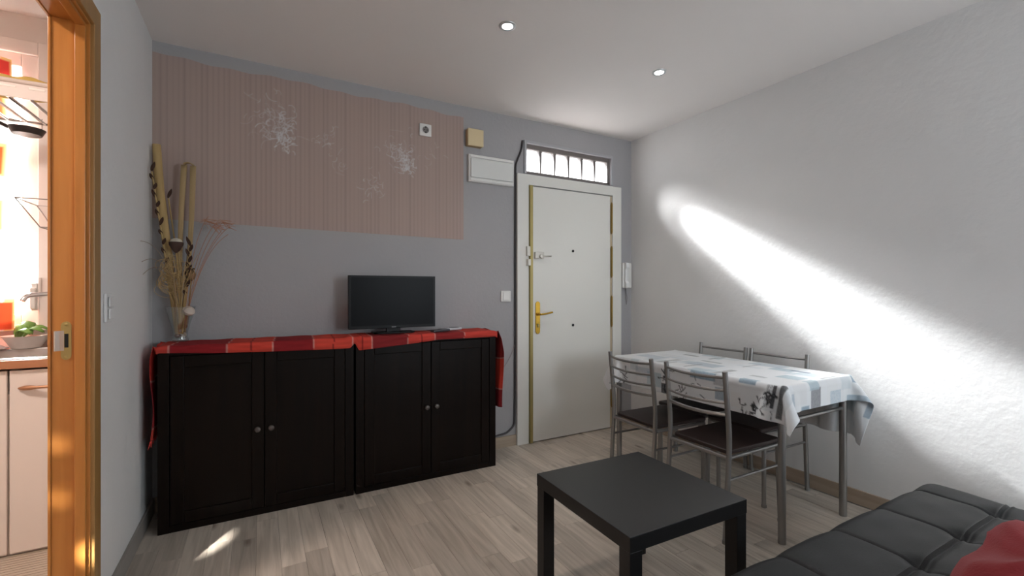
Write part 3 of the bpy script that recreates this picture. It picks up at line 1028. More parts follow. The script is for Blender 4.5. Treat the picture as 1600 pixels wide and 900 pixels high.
def cabinet(x0, label):
    W = 0.92
    o = thing('sideboard_cabinet', label, 'cabinet', (x0 + W / 2, 2.79, 0), group=None)
    hw = W / 2
    body = MB()
    body.box(-hw, -hw + 0.02, 0.004, 0.27, 0, CT - 0.022)
    body.box(hw - 0.02, hw, 0.004, 0.27, 0, CT - 0.022)
    body.box(-hw + 0.02, hw - 0.02, 0.259, 0.27, 0.0, CT - 0.022)
    body.box(-hw + 0.02, hw - 0.02, 0.02, 0.259, 0.03, 0.05)
    body.build('carcass', BLACKBROWN, o, smooth=False)
    MB().box(-hw - 0.003, hw + 0.003, -0.004, 0.272, CT - 0.022, CT).build('top_board', BLACKBROWN, o, smooth=False, bevel=0.002)
    for sx in (-1, 1):
        MB().box(min(sx * hw, sx * (hw - 0.046)), max(sx * hw, sx * (hw - 0.046)), -0.002, 0.02, 0, CT - 0.022).build('stile', BLACKBROWN, o, smooth=False, bevel=0.001)
    MB().box(-hw + 0.046, hw - 0.046, 0.0, 0.02, 0, 0.034).build('bottom_rail', BLACKBROWN, o, smooth=False, bevel=0.001)
    MB().box(-hw + 0.046, hw - 0.046, 0.0, 0.02, CT - 0.045, CT - 0.022).build('top_rail', BLACKBROWN, o, smooth=False, bevel=0.001)
    for sx in (-1, 1):
        a, b = (-hw + 0.049, -0.0015) if sx < 0 else (0.0015, hw - 0.049)
        z0, z1, fw = 0.037, CT - 0.048, 0.058
        d = MB()
        y0, y1 = -0.003, 0.017
        d.box(a, a + fw, y0, y1, z0, z1)
        d.box(b - fw, b, y0, y1, z0, z1)
        d.box(a + fw, b - fw, y0, y1, z0, z0 + fw)
        d.box(a + fw, b - fw, y0, y1, z1 - fw, z1)
        dd = d.build('door', BLACKBROWN, o, smooth=False, bevel=0.0035)
        MB().box(a + fw - 0.003, b - fw + 0.003, y0 + 0.009, y0 + 0.016, z0 + fw - 0.003, z1 - fw + 0.003).build('door_panel', BLACKBROWN, dd, smooth=False)
        MB().lathe([(0.006, 0.0), (0.006, -0.012), (0.0145, -0.017), (0.0155, -0.021), (0.012, -0.0265), (0.004, -0.0285)], 20, (sx * 0.032, y0, 0.463), 'Y').build('knob', KNOBM, dd)
    return o


cabinet(-0.4385, 'black-brown two-door cabinet under the vase, left of the pair')
cabinet(0.4945, 'black-brown two-door cabinet under the television, right of the pair')

# ------------------------------------------------------------------ red checked runner over both cabinets
XA, XB = -0.447, 1.420
hl, hr = 0.455, 0.52
Ltot = hl + (XB - XA) + hr
ns, nt_ = 420, 60
ss = np.linspace(0, Ltot, ns)
wid = 0.30
zt = CT + 0.003
P = np.zeros((ns, nt_, 3))
cc = np.zeros((ns, nt_, 3))
frontdrop = lambda x: np.interp(x, [-0.46, -0.2, 0.0, 0.25, 0.46, 0.487, 0.51, 0.56, 0.77, 1.0, 1.44], [0.026, 0.042, 0.049, 0.055, 0.058, 0.03, 0.074, 0.07, 0.056, 0.036, 0.036])
patches = [(-2, -0.39, (188, 62, 52)), (-0.39, -0.145, (150, 36, 40)), (-0.145, 0.065, (196, 66, 52)), (0.065, 0.265, (146, 36, 40)), (0.265, 0.478, (196, 68, 54)),
           (0.478, 0.585, (192, 64, 52)), (0.585, 0.805, (138, 40, 42)), (0.805, 0.98, (190, 64, 54)), (0.98, 1.18, (148, 44, 44)), (1.18, 5, (190, 64, 54))]
tt = np.linspace(0, 1, nt_)
for i, s_ in enumerate(ss):
    if s_ < hl:
        dn = hl - s_
        x = XA - 0.008 - 0.008 * min(1, dn / 0.06) - 0.006 * math.sin(dn * 14)
        z = zt - dn
        xe = XA - dn
    elif s_ > hl + XB - XA:
        dn = s_ - hl - (XB - XA)
        x = XB + 0.012 + 0.014 * min(1, dn / 0.06) + 0.010 * math.sin(dn * 9)
        z = zt - dn
        xe = XB + dn
    else:
        x = XA + s_ - hl
        z = zt
        xe = x
        de, df = x - XA, XB - x
        z -= 0.012 * max(0, 1 - de / 0.02) ** 2 + 0.012 * max(0, 1 - df / 0.02) ** 2
    hang = (s_ < hl or s_ > hl + XB - XA)
    dn0 = frontdrop(x)
    tuck = math.exp(-((x - 0.487) / 0.012) ** 2) if not hang else 0
    ridge = (math.exp(-((x - 0.455) / 0.016) ** 2) * 0.006 + math.exp(-((x - 0.52) / 0.014) ** 2) * 0.010) if not hang else 0
    for jn, t in enumerate(tt):
        d = t * (0.265 + dn0)
        if hang:
            dnh = hl - s_ if s_ < hl else s_ - hl - (XB - XA)
            sg = -1 if s_ < hl else 1
            yy_ = 3.045 - t * (0.262 + (0.05 if sg > 0 else 0.012) * min(1, dnh / .15))
            P[i, jn] = (x + sg * 0.005 * math.sin(t * 16 + dnh * 6), yy_, z + 0.008 * math.sin(t * 7))
        elif d < 0.262:
            P[i, jn] = (x, 3.045 - d, z - tuck * 0.002 + ridge * t + 0.0012 * (1 + math.sin(x * 37 + t * 5)))
        else:
            dn = d - 0.262
            ro = 0.009 * (1 - math.exp(-dn / 0.006)) + 0.004 * math.sin(x * 23) * min(1, dn / .03) ** 2
            P[i, jn] = (x, 3.045 - 0.262 - ro + tuck * 0.004, z + ridge * max(0, 1 - dn / .05) - dn)
        c_ = None
        xq = xe + 0.0 + 0.02 * (t - 0.8)
        for (a, b_, cl) in patches:
            if a <= xq < b_:
                c_ = cl
                edge = min(abs(xq - a), abs(xq - b_))
                mid = (a + b_) / 2
        if xe < XA:
            dn_ = XA - xe
            c_ = (190, 52, 46) if dn_ < 0.17 else (136, 32, 38)
            edge = abs(dn_ - 0.17)
            if dn_ > 0.40:
                c_ = (188, 62, 52)
                edge = dn_ - 0.40
            mid = 99
        if xe > XB:
            dn_ = xe - XB
            c_ = (140, 40, 42) if dn_ < 0.19 else ((196, 66, 54) if dn_ < 0.40 else (128, 34, 40))
            edge = min(abs(dn_ - 0.19), abs(dn_ - 0.40))
            mid = 99
        cl = np.array(lin(c_))
        if edge < 0.003:
            cl = np.array(lin((196, 140, 132)))
        if abs(xq - mid) < 0.003 and c_[0] > 180:
            cl = np.array(lin((110, 28, 28)))
        cc[i, jn] = cl * (1 + 0.10 * math.sin(xe * 900) * math.sin(t * 300)) * (0.9 + 0.2 * ((int(t * 5.2) % 2) == 0) * (c_[0] > 180))
run = MB().grid(P).build('table_runner', attr_mat('woven_red_check', 0.85, bump=0.3, bscale=500, spec=0.2), fix=False)
set_print(run, cc)
tag(run, 'red and orange checked cloth runner draped over the two dark cabinets', 'runner')
run.modifiers.new('solid', 'SOLIDIFY').thickness = 0.0015
fr_ = MB()
for i in range(16):
    t = i / 15
    y_ = 3.04 - t * 0.272
    fr_.tube([(XA - 0.018 + 0.004 * math.sin(i), y_, zt - hl), (XA - 0.022 + 0.006 * math.sin(i * 2.1), y_ - 0.004, zt - hl - 0.03 - 0.006 * (i % 3))], [0.003, 0.0012], 5)
tag(fr_.build('fringe', mat('fringe_red', (190, 56, 48), 0.9), run), kind='stuff')

# ------------------------------------------------------------------ television
ZT = CT + 0.0065
tv = thing('television', 'small black flat-screen television on the red runner', 'television', (0.752, 2.935, ZT))
MB().box(-0.278, 0.278, -0.012, 0.016, 0.032, 0.366).build('housing', BLACKP, tv, smooth=False, bevel=0.003)
MB().box(-0.2, 0.2, 0.016, 0.045, 0.06, 0.28).build('back_cover', BLACKP, tv, smooth=False, bevel=0.008)
MB().box(-0.264, 0.264, -0.0128, -0.0118, 0.05, 0.354).build('screen', SCREEN, tv, smooth=False)
MB().box(-0.014, 0.014, -0.0135, -0.012, 0.0365, 0.0415).build('badge', mat('badge_silver', (150, 150, 150), 0.4), tv, smooth=False)
MB().box(-0.045, 0.045, -0.004, 0.012, 0.008, 0.034).build('neck', BLACKP, tv, smooth=False, bevel=0.003)
MB().prism([(-0.13, -0.035), (-0.11, -0.06), (0.11, -0.06), (0.13, -0.035), (0.13, 0.06), (-0.13, 0.06)], 0.0, 0.009, 'Z').build('stand_base', BLACKP, tv, smooth=False, bevel=0.003)


def remote(name, loc, rz, m, label, sx, sy):
    o = thing(name, label, 'remote', loc, rz)
    MB().box(-sx, sx, -sy, sy, 0, 0.016).build('case', m, o, smooth=False, bevel=0.005)
    MB().box(-sx * .6, sx * .6, -sy * .1, sy * .75, 0.016, 0.0175).build('keypad', mat('keypad', (40, 40, 42), 0.4), o, smooth=False)
    return o


remote('remote_control', (1.045, 2.87, ZT), R(-68), mat('remote_dark', (70, 70, 74), 0.35), 'flat dark remote control lying on the runner next to the television', 0.022, 0.07)
remote('remote_control', (1.155, 2.95, ZT), R(-72), mat('remote_white', (200, 200, 204), 0.35), 'white remote control lying on the runner, right of the dark one', 0.026, 0.075)

# ------------------------------------------------------------------ vase with dried stems
VX, VY = -0.372, 3.0
VZ = CT + 0.006
vs_ = thing('glass_vase', 'small clear glass vase of shells and dried stems in the corner', 'vase', (VX, VY, VZ))
MB().lathe([(0.001, 0.0), (0.034, 0.0), (0.036, 0.006), (0.032, 0.02), (0.036, 0.06), (0.052, 0.12), (0.068, 0.185), (0.0665, 0.186), (0.050, 0.12), (0.034, 0.06), (0.029, 0.022), (0.001, 0.016)], 32).build('vessel', GLASS, vs_)
MB().lathe([(0.0365, 0.0185), (0.039, 0.012), (0.0375, 0.004), (0.0345, 0.001)], 32).build('foot', GLASS, vs_)
shl = [((-0.012, -0.010, 0.032), 0.014, STONE), ((0.014, 0.006, 0.034), 0.013, SHELL), ((0.0, 0.014, 0.052), 0.012, STONE), ((0.004, -0.014, 0.058), 0.013, SHELL),
       ((-0.014, 0.004, 0.074), 0.012, STONE), ((0.016, -0.004, 0.08), 0.014, STONE)]
ms = {}
for k_, (p_, r_, m_) in enumerate(shl):
    pr = [(r_ * math.sin(math.pi * i / 8) + 0.0003, -r_ * 0.8 * math.cos(math.pi * i / 8)) for i in range(9)]
    o = MB().lathe(pr, 12).build('pebble' if m_ is STONE else 'seashell', m_, loc=(VX + p_[0], VY + p_[1], VZ + p_[2]))
    o.rotation_euler = (k_, k_ * 2, 0)
    tag(o, 'small brown pebble at the bottom of the glass vase' if m_ is STONE else 'pale seashell at the bottom of the glass vase', 'pebble' if m_ is STONE else 'shell',
        'brown pebbles in the vase' if m_ is STONE else 'pale shells in the vase')
cn = MB().lathe([(0.001, -0.018), (0.010, -0.014), (0.026, 0.0), (0.030, 0.014), (0.022, 0.028), (0.008, 0.036), (0.001, 0.037)], 14).build('conch_shell', SHELL, loc=(VX + 0.034, VY - 0.03, VZ + 0.155))
cn.rotation_euler = (0.5, 0.6, 0)
tag(cn, 'round pinkish seashell at the rim of the glass vase', 'shell')


def stem_thing(name, label, cat, pts, r, m, n=8):
    return tag(MB().tube(pts, r, n).build(name, m), label, cat)


bz = VZ + 0.05
stem_thing('bamboo_cane', 'thick dried cane leaning left, tallest stem in the vase', 'dried stem',
           [(VX - 0.012, VY + 0.004, bz), (VX - 0.036, VY + 0.01, bz + 0.22), (VX - 0.064, VY + 0.018, bz + 0.48), (VX - 0.093, VY + 0.022, bz + 0.76), (VX - 0.108, VY + 0.024, bz + 0.995)], [0.014, 0.017, 0.019, 0.02, 0.0195], 12)if False else None
cane = MB().tube([(VX - 0.012, VY + 0.004, bz), (VX - 0.036, VY + 0.01, bz + 0.22), (VX - 0.064, VY + 0.018, bz + 0.48), (VX - 0.093, VY + 0.022, bz + 0.76), (VX - 0.107, VY + 0.024, bz + 0.995)], [0.014, 0.017, 0.019, 0.02, 0.019], 12).build('dried_cane', CANE)
tag(cane, 'thick dried cane leaning left, the tallest stem in the vase', 'dried stem')
reed = MB()
for q_ in ((-0.0, 0.012), (0.042, 0.048)):
    pp = np.zeros((14, 3, 3))
    for i in range(14):
        t = i / 13
        xx = VX + 0.004 + (q_[1] * t if True else 0) + 0.012 * math.sin(t * 3) * (1 if q_[0] else -1)
        for jj in range(3):
            pp[i, jj] = (xx + (jj - 1) * (0.006 + 0.007 * t), VY - 0.012 + 0.004 * (jj == 1) + 0.02 * t, bz + 0.9 * t)
    reed.grid(pp)
tpp = np.zeros((9, 3, 3))
for i in range(9):
    a = math.pi * i / 8
    for jj in range(3):
        tpp[i, jj] = (VX + 0.004 + 0.031 - 0.018 * math.cos(a) + (jj - 1) * 0.004, VY + 0.008 + (jj - 1) * 0.012, bz + 0.9 + 0.012 * math.sin(a))
reed.grid(tpp)
ro = tag(reed.build('folded_reed', mat('pale_reed', (172, 146, 104), 0.7), fix=False), 'pale flat reed folded over at the top, standing upright in the vase', 'dried stem')
ro.modifiers.new('solid', 'SOLIDIFY').thickness = 0.004

o = thing('lotus_pod', 'dark round seed pod with pale fluffy top on a thin stem in the vase', 'dried flower', (VX - 0.002, VY - 0.03, bz))
MB().tube([(0, 0.02, 0), (0.002, 0, 0.22), (-0.012, -0.01, 0.43)], 0.004, 6).build('stem', CANE, o)
MB().lathe([(0.004, 0.42), (0.018, 0.435), (0.031, 0.462), (0.033, 0.475), (0.028, 0.478)], 18, (-0.012, -0.01, 0)).build('pod', POD, o)
MB().lathe([(0.028, 0.478), (0.024, 0.489), (0.012, 0.496), (0.001, 0.498)], 16, (-0.012, -0.01, 0)).build('fluff', PODW, o)
o = thing('poppy_head', 'small brown poppy head on a short stem at the right of the vase', 'dried flower', (VX + 0.02, VY - 0.02, bz))
MB().tube([(0, 0, 0), (0.02, 0, 0.14), (0.03, -0.01, 0.28)], 0.0035, 6).build('stem', CANE, o)
MB().lathe([(0.004, 0.272), (0.016, 0.285), (0.022, 0.305), (0.017, 0.325), (0.009, 0.332)], 14, (0.03, -0.01, 0)).build('head', mat('poppy_tan', (140, 110, 76), 0.8), o)
MB().lathe([(0.009, 0.332), (0.018, 0.336), (0.017, 0.342), (0.002, 0.344)], 12, (0.03, -0.01, 0)).build('crown', POD, o)


def leafy(name, label, pts, nleaf, m):
    o = thing(name, label, 'dried stem', pts[0])
    b0 = Vector(pts[0])
    q = [Vector(p) - b0 for p in pts]
    MB().tube(q, 0.004, 6).build('stem', CANE, o)
    for i in range(nleaf):
        t = 0.35 + 0.65 * i / max(1, nleaf - 1)
        fi = t * (len(q) - 1)
        a = q[min(int(fi), len(q) - 2)].lerp(q[min(int(fi), len(q) - 2) + 1], fi - min(int(fi), len(q) - 2))
        sd = 1 if i % 2 else -1
        L_ = 0.028 + 0.022 * random.random()
        g_ = np.zeros((6, 3, 3))
        for ii in range(6):
            u_ = ii / 5
            wd_ = 0.008 * math.sin(math.pi * min(1, 0.08 + u_ * 0.92))
            for jj in range(3):
                g_[ii, jj] = (a.x + sd * (0.35 * L_ * u_) + (jj - 1) * wd_, a.y - 0.006 * (1 + sd) + (jj == 1) * 0.004 - 0.012 * u_, a.z + L_ * u_)
        lo_ = MB().grid(g_).build('leaf', m, o, fix=False)
        lo_.modifiers.new('solid', 'SOLIDIFY').thickness = 0.0015
    return o


leafy('dry_leaf_branch', 'thin branch with dark curled leaves at the left edge of the bouquet', [(VX - 0.01, VY - 0.01, bz), (VX - 0.05, VY - 0.02, bz + 0.3), (VX - 0.085, VY - 0.03, bz + 0.58), (VX - 0.118, VY - 0.03, bz + 0.84)], 12, DRYLEAF)
leafy('grain_stalk', 'dry stalk with dark seed husks just right of the folded reed', [(VX + 0.012, VY - 0.03, bz), (VX + 0.036, VY - 0.036, bz + 0.28), (VX + 0.048, VY - 0.036, bz + 0.46)], 9, DRYLEAF)
leafy('dark_twig', 'thin dark twig crossing behind the folded reed', [(VX - 0.005, VY + 0.03, bz), (VX - 0.02, VY + 0.045, bz + 0.4), (VX - 0.06, VY + 0.05, bz + 0.72)], 2, DRYLEAF)
# raffia tangle
rf = MB()
for k_ in range(52):
    if k_ < 24:
        a0 = random.uniform(0, 6.28)
        cx_, cz_ = VX - 0.03 + random.gauss(0, .022), bz + 0.30 + random.gauss(0, .05)
        ra, rb = random.uniform(.025, .075), random.uniform(.02, .05)
        tl = random.uniform(-.8, .8)
        pts = []
        for i in range(19):
            a = a0 + i * 0.33
            px, pz = ra * math.cos(a), rb * math.sin(a)
            pts.append((cx_ + px * math.cos(tl) - pz * math.sin(tl), VY - 0.045 + 0.018 * math.sin(a * 1.7 + k_), cz_ + px * math.sin(tl) + pz * math.cos(tl)))
        rf.tube(pts, 0.0013, 4)
    else:
        ex = random.choice((-1, -1, 1)) * random.uniform(.02, .09)
        pts = arc((VX + random.gauss(0, .008), VY - 0.02, bz - 0.01), (VX + ex, VY - 0.04 + random.gauss(0, .015), bz + random.uniform(.25, .42)), (-ex * 0.25, 0, 0.03), 8)
        rf.tube(pts, 0.0013, 4)
tag(rf.build('raffia_tangle', RAFFIA), 'tangle of fine pale raffia strands around the vase stems', 'dried grass', kind='stuff')
sg = MB()
for k_, (ex, ez) in enumerate(((0.20, 0.60), (0.23, 0.575), (0.19, 0.545), (0.22, 0.53), (0.13, 0.62), (0.17, 0.59))):
    sg.tube(arc((VX + 0.02, VY - 0.03, bz + 0.02), (VX + ex, VY - 0.06 - 0.01 * (k_ % 3), bz + ez), (-0.015, 0, 0.08 if k_ != 2 else .05), 12), 0.0013, 4)
for k_ in range(26):
    x_ = VX + 0.11 + k_ * 0.0046
    z_ = bz + 0.575 + 0.02 * math.sin(k_ * .4)
    sg.tube([(x_ - .02, VY - 0.06, z_ + .012), (x_ + 0.035, VY - 0.064, z_ + 0.012 * math.sin(k_ * 1.7))], 0.0012, 4)
    sg.tube([(x_, VY - 0.06, z_), (x_ + 0.015, VY - 0.06 + 0.01 * math.sin(k_), z_ + random.uniform(-.04, .02))], 0.0010, 4)
tag(sg.build('feathery_sprig', SPRIG), 'feathery orange grass sprig arching right against the wallpaper', 'dried grass')
ws = MB()
for (ex, ez) in ((-0.13, 0.46), (-0.125, 0.36), (-0.12, 0.30)):
    ws.tube(arc((VX - 0.02, VY - 0.07, bz + 0.28), (VX + ex, VY - 0.22, bz + ez), (0, 0, 0.05), 10), 0.0011, 4)
ws.tube([(VX - 0.02, VY - 0.07, bz + 0.28), (VX - 0.004, VY - 0.02, bz)], 0.002, 5)
tag(ws.build('wispy_grass', mat('wisp', (150, 124, 96), 0.8)), 'thin wispy grass strands arching left towards the wall', 'dried grass')

# ------------------------------------------------------------------ black coffee table
ctb = thing('coffee_table', 'square black coffee table in front of the sofa', 'coffee table', (1.263, 1.305, 0), R(-1.2))
q = 0.275
MB().box(-q, q, -q, q, 0.40, 0.45).build('table_top', BLACKTABLE, ctb, smooth=False, bevel=0.0015)
for sx in (-1, 1):
    for sy in (-1, 1):
        x_, y_ = sx * (q - 0.0265), sy * (q - 0.0265)
        MB().box(x_ - 0.025, x_ + 0.025, y_ - 0.025, y_ + 0.025, 0, 0.40).build('leg', BLACKTABLE, ctb, smooth=False, bevel=0.0015)

# ------------------------------------------------------------------ dining table
TXa, TXb, TYa, TYb, TZ = 2.142, 2.748, 1.244, 2.42, 0.745
dt = thing('dining_table', 'rectangular dining table with grey tube legs against the right wall', 'table', ((TXa + TXb) / 2, (TYa + TYb) / 2, 0))
hx, hy = (TXb - TXa) / 2, (TYb - TYa) / 2
MB().box(-hx, hx, -hy, hy, 0.722, TZ).build('table_top', mat('table_board', (70, 58, 52), 0.5), dt, smooth=False, bevel=0.009)
for sx in (-1, 1):
    for sy in (-1, 1):
        MB().tube([(sx * (hx - 0.026), sy * (hy - 0.028), 0.0), (sx * (hx - 0.026), sy * (hy - 0.028), 0.722)], 0.0175, 16).build('leg', STEEL, dt)
APR = mat('apron_grey', (104, 92, 86), 0.5)
for sy in (-1, 1):
    MB().box(-hx + 0.03, hx - 0.03, sy * (hy - 0.028) - 0.008, sy * (hy - 0.028) + 0.008, 0.615, 0.722).build('apron', APR, dt, smooth=False)
    MB().tube([(-hx + 0.03, sy * (hy - 0.028), 0.575), (hx - 0.03, sy * (hy - 0.028), 0.575)], 0.0095, 10).build('rail', STEEL, dt)
for sx in (-1, 1):
    MB().box(sx * (hx - 0.028) - 0.008, sx * (hx - 0.028) + 0.008, -hy + 0.03, hy - 0.03, 0.64, 0.722).build('apron', APR, dt, smooth=False)

# ---- tablecloth: small cloth simulation over the table top
cA0, cA1 = TYa - 0.124, TYb + 0.135          # along Y
cB0, cB1 = TXa - 0.168, TXb + 0.30           # along X
hstep = 0.021
NA = int(round((cA1 - cA0) / hstep)) + 1
NB = int(round((cB1 - cB0) / hstep)) + 1
A = np.linspace(cA0, cA1, NA)
B = np.linspace(cB0, cB1, NB)
X = np.zeros((NA, NB, 3))
X[:, :, 0] = B[None, :]
X[:, :, 1] = A[:, None]
X[:, :, 2] = TZ + 0.012
_ob = np.maximum(0, B - TXb - .006)
X[:, :, 0] = np.where(B > TXb + .006, TXb + .006 + .6 * _ob, B)[None, :]
X[:, :, 2] -= (.8 * _ob)[None, :]
X += rng.normal(0, 0.0006, X.shape)
V = np.zeros_like(X)
la, lb = A[1] - A[0], B[1] - B[0]
ld = math.hypot(la, lb)
cons = []
for (di, dj, L_, k_) in ((1, 0, la, 1), (0, 1, lb, 1), (1, 1, ld, .6), (1, -1, ld, .6), (2, 0, 2 * la, .35), (0, 2, 2 * lb, .35)):
    if dj >= 0:
        s1, s2 = (slice(0, NA - di), slice(0, NB - dj)), (slice(di, NA), slice(dj, NB))
    else:
        s1, s2 = (slice(0, NA - di), slice(-dj, NB)), (slice(di, NA), slice(0, NB + dj))
    cons.append((s1, s2, L_, k_))
zt_ = TZ + 0.006
for step in range(150):
    V[:, :, 2] -= 9.8 * 0.012
    V *= 0.965
    Pn = X + V * 0.012
    for it in range(14):
        for (s1, s2, L_, k_) in cons:
            d = Pn[s2] - Pn[s1]
            ln = np.sqrt((d * d).sum(-1, keepdims=True)) + 1e-9
            if k_ < 0.5:
                cor = np.where(ln < L_, 1, 0.3) * d * (0.5 * k_ * (ln - L_) / ln)
            else:
                cor = d * (0.42 * k_ * (ln - L_) / ln)
            Pn[s1] += cor
            Pn[s2] -= cor
        # table slab collision
        ox0, ox1, oy0, oy1 = TXa - .009, TXb + .009, TYa - .009, TYb + .009
        x_, y_, z_ = Pn[:, :, 0], Pn[:, :, 1], Pn[:, :, 2]
        ins = (x_ > ox0) & (x_ < ox1) & (y_ > oy0) & (y_ < oy1)
        pd = np.stack([x_ - ox0, ox1 - x_, y_ - oy0, oy1 - y_], -1)
        pen = pd.min(-1)
        wh = pd.argmin(-1)
        dz = zt_ - z_
        up = ins & (dz > 0) & (dz <= pen + 0.004)
        z_[up] = zt_
        sd_ = ins & (dz > 0) & ~up & (z_ > 0.60)
        x_[sd_ & (wh == 0)] = ox0
        x_[sd_ & (wh == 1)] = ox1
        y_[sd_ & (wh == 2)] = oy0
        y_[sd_ & (wh == 3)] = oy1
        np.minimum(x_, XR - 0.02, out=x_)
    # the middle of the cloth is held by friction
    fix_ = (A[:, None] > TYa + .02) & (A[:, None] < TYb - .02) & (B[None, :] > TXa + .02) & (B[None, :] < TXb - .02)
    Pn[fix_, 0] = np.broadcast_to(B[None, :], (NA, NB))[fix_]
    Pn[fix_, 1] = np.broadcast_to(A[:, None], (NA, NB))[fix_]
    Pn[fix_, 2] = zt_
    V = (Pn - X) / 0.012
    X = Pn


def upsample(G, k):
    def up1(G):
        n = G.shape[0]
        t = np.linspace(0, n - 1, (n - 1) * k + 1)
        i = np.minimum(t.astype(int), n - 2)
        u = (t - i).reshape(-1, *([1] * (G.ndim - 1)))
        p0, p1, p2, p3 = G[np.maximum(i - 1, 0)], G[i], G[i + 1], G[np.minimum(i + 2, n - 1)]
        return 0.5 * (2 * p1 + (p2 - p0) * u + (2 * p0 - 5 * p1 + 4 * p2 - p3) * u ** 2 + (3 * p1 - p0 - 3 * p2 + p3) * u ** 3)
    return np.swapaxes(up1(np.swapaxes(up1(G), 0, 1)), 0, 1)


KU = 4
G = upsample(X, KU)
GA = np.linspace(cA0, cA1, G.shape[0])
GB = np.linspace(cB0, cB1, G.shape[1])
cc = np.ones((len(GA), len(GB), 3)) * np.array(lin((236, 238, 240)))


def patch(a0, a1, b0, b1, c_, amt=1.0, mottle=0.0):
    i0, i1 = np.searchsorted(GA, [min(a0, a1), max(a0, a1)])
    j0, j1 = np.searchsorted(GB, [min(b0, b1), max(b0, b1)])
    if i1 <= i0 or j1 <= j0:
        return
    m_ = amt * (1 - mottle * rng.random((i1 - i0, j1 - j0)))
    cc[i0:i1, j0:j1] = cc[i0:i1, j0:j1] * (1 - m_[..., None]) + np.array(lin(c_)) * m_[..., None]


def dab(pts, r_, c_):
    c_ = np.array(lin(c_))
    for (a, b_) in pts:
        i0, i1 = np.searchsorted(GA, [a - r_ * 1.5, a + r_ * 1.5])
        j0, j1 = np.searchsorted(GB, [b_ - r_ * 1.5, b_ + r_ * 1.5])
        if i1 <= i0 or j1 <= j0:
            continue
        d = np.hypot(GA[i0:i1, None] - a, GB[None, j0:j1] - b_)
        m_ = np.clip(1.4 - d / r_, 0, 1)
        cc[i0:i1, j0:j1] = cc[i0:i1, j0:j1] * (1 - m_[..., None]) + c_ * m_[..., None]


BLUE, PALE, GR, DK = (128, 158, 178), (180, 200, 208), (128, 132, 136), (38, 40, 44)
FB = lambda z: TXa - (0.757 - z)             # height on the front drop -> cloth coordinate
EB = lambda z: TYa - (0.757 - z)
# random large pale blocks over the whole print
for k_ in range(60):
    a, b_ = random.uniform(cA0, cA1), random.uniform(cB0, cB1)
    patch(a, a + random.uniform(.05, .17), b_, b_ + random.uniform(.04, .12), random.choice([PALE, (204, 212, 218), (232, 232, 232), (196, 206, 212)]), random.uniform(.3, .7), .2)
# front drop
patch(1.607, 1.769, FB(0.717), FB(0.765), BLUE, .85, .2)
patch(1.54, 1.62, FB(0.70), FB(0.765), GR, .5, .3)
patch(1.528, 1.607, FB(0.631), FB(0.693), (140, 160, 176), .85, .25)
patch(1.381, 1.473, FB(0.741), FB(0.79), BLUE, .85, .15)
patch(1.285, 1.323, FB(0.65), FB(0.757), DK, .6, 1.0)
patch(1.276, 1.290, FB(0.65), FB(0.757), DK, .95, .1)
patch(1.232, 1.262, FB(0.605), FB(0.775), (66, 68, 70), .92, .15)
patch(1.925, 1.985, FB(0.59), FB(0.65), DK, .9, .25)
patch(1.98, 2.1, FB(0.62), FB(0.704), PALE, .8, .3)
patch(2.05, 2.2, FB(0.66), FB(0.72), BLUE, .45, .3)


def twig(a, b_, n_, ln, r_, c_=(40, 42, 46)):
    for k_ in range(n_):
        th = random.uniform(0, 6.28)
        x_, y_ = a + random.gauss(0, ln * .35), b_ + random.gauss(0, ln * .3)
        pts = []
        for i in range(14):
            th += random.uniform(-.3, .3)
            x_ += math.cos(th) * ln / 26
            y_ += math.sin(th) * ln / 26
            pts.append((x_, y_))
        dab(pts, r_, c_)
        if k_ % 2 == 0:
            dab([pts[-1]], r_ * random.uniform(1.5, 2.6), c_)


twig(1.36, FB(0.655), 9, .07, .0022)
twig(1.38, FB(0.63), 12, .03, .0028)
twig(1.308, FB(0.70), 16, .04, .003)
twig(1.955, FB(0.69), 5, .08, .0028)
dab([(1.95 + 0.008 * math.sin(i * .3), FB(0.60 + i * 0.0045)) for i in range(32)], .004, DK)
dab([(1.95 + i * 0.002, FB(0.70 + i * 0.002)) for i in range(16)], .0035, DK)
twig(1.83, FB(0.63), 8, .06, .0026)
twig(2.30, FB(0.64), 8, .07, .0028)
twig(1.70, FB(0.66), 4, .07, .003, (120, 124, 128))
twig(1.44, FB(0.62), 5, .05, .0026)
# near drop
patch(EB(0.63), EB(0.73), 2.345, 2.43, (128, 130, 136), .9, .15)
patch(EB(0.72), TYa + .03, 2.335, 2.42, PALE, .9, .2)
patch(EB(0.615), EB(0.65), 2.26, 2.33, BLUE, .8, .15)
patch(EB(0.62), EB(0.70), 2.52, 2.62, (150, 178, 196), .6, .5)
patch(EB(0.63), EB(0.66), 2.68, 2.9, BLUE, .7, .2)
patch(TYa - 0.03, TYa + .05, 2.72, 2.79, (116, 146, 168), .85, .2)
patch(EB(0.60), EB(0.72), 2.18, 2.20, BLUE, .5, .3)
dab([(EB(0.65 + i * .004), 2.425) for i in range(20)], .0025, (70, 72, 76))
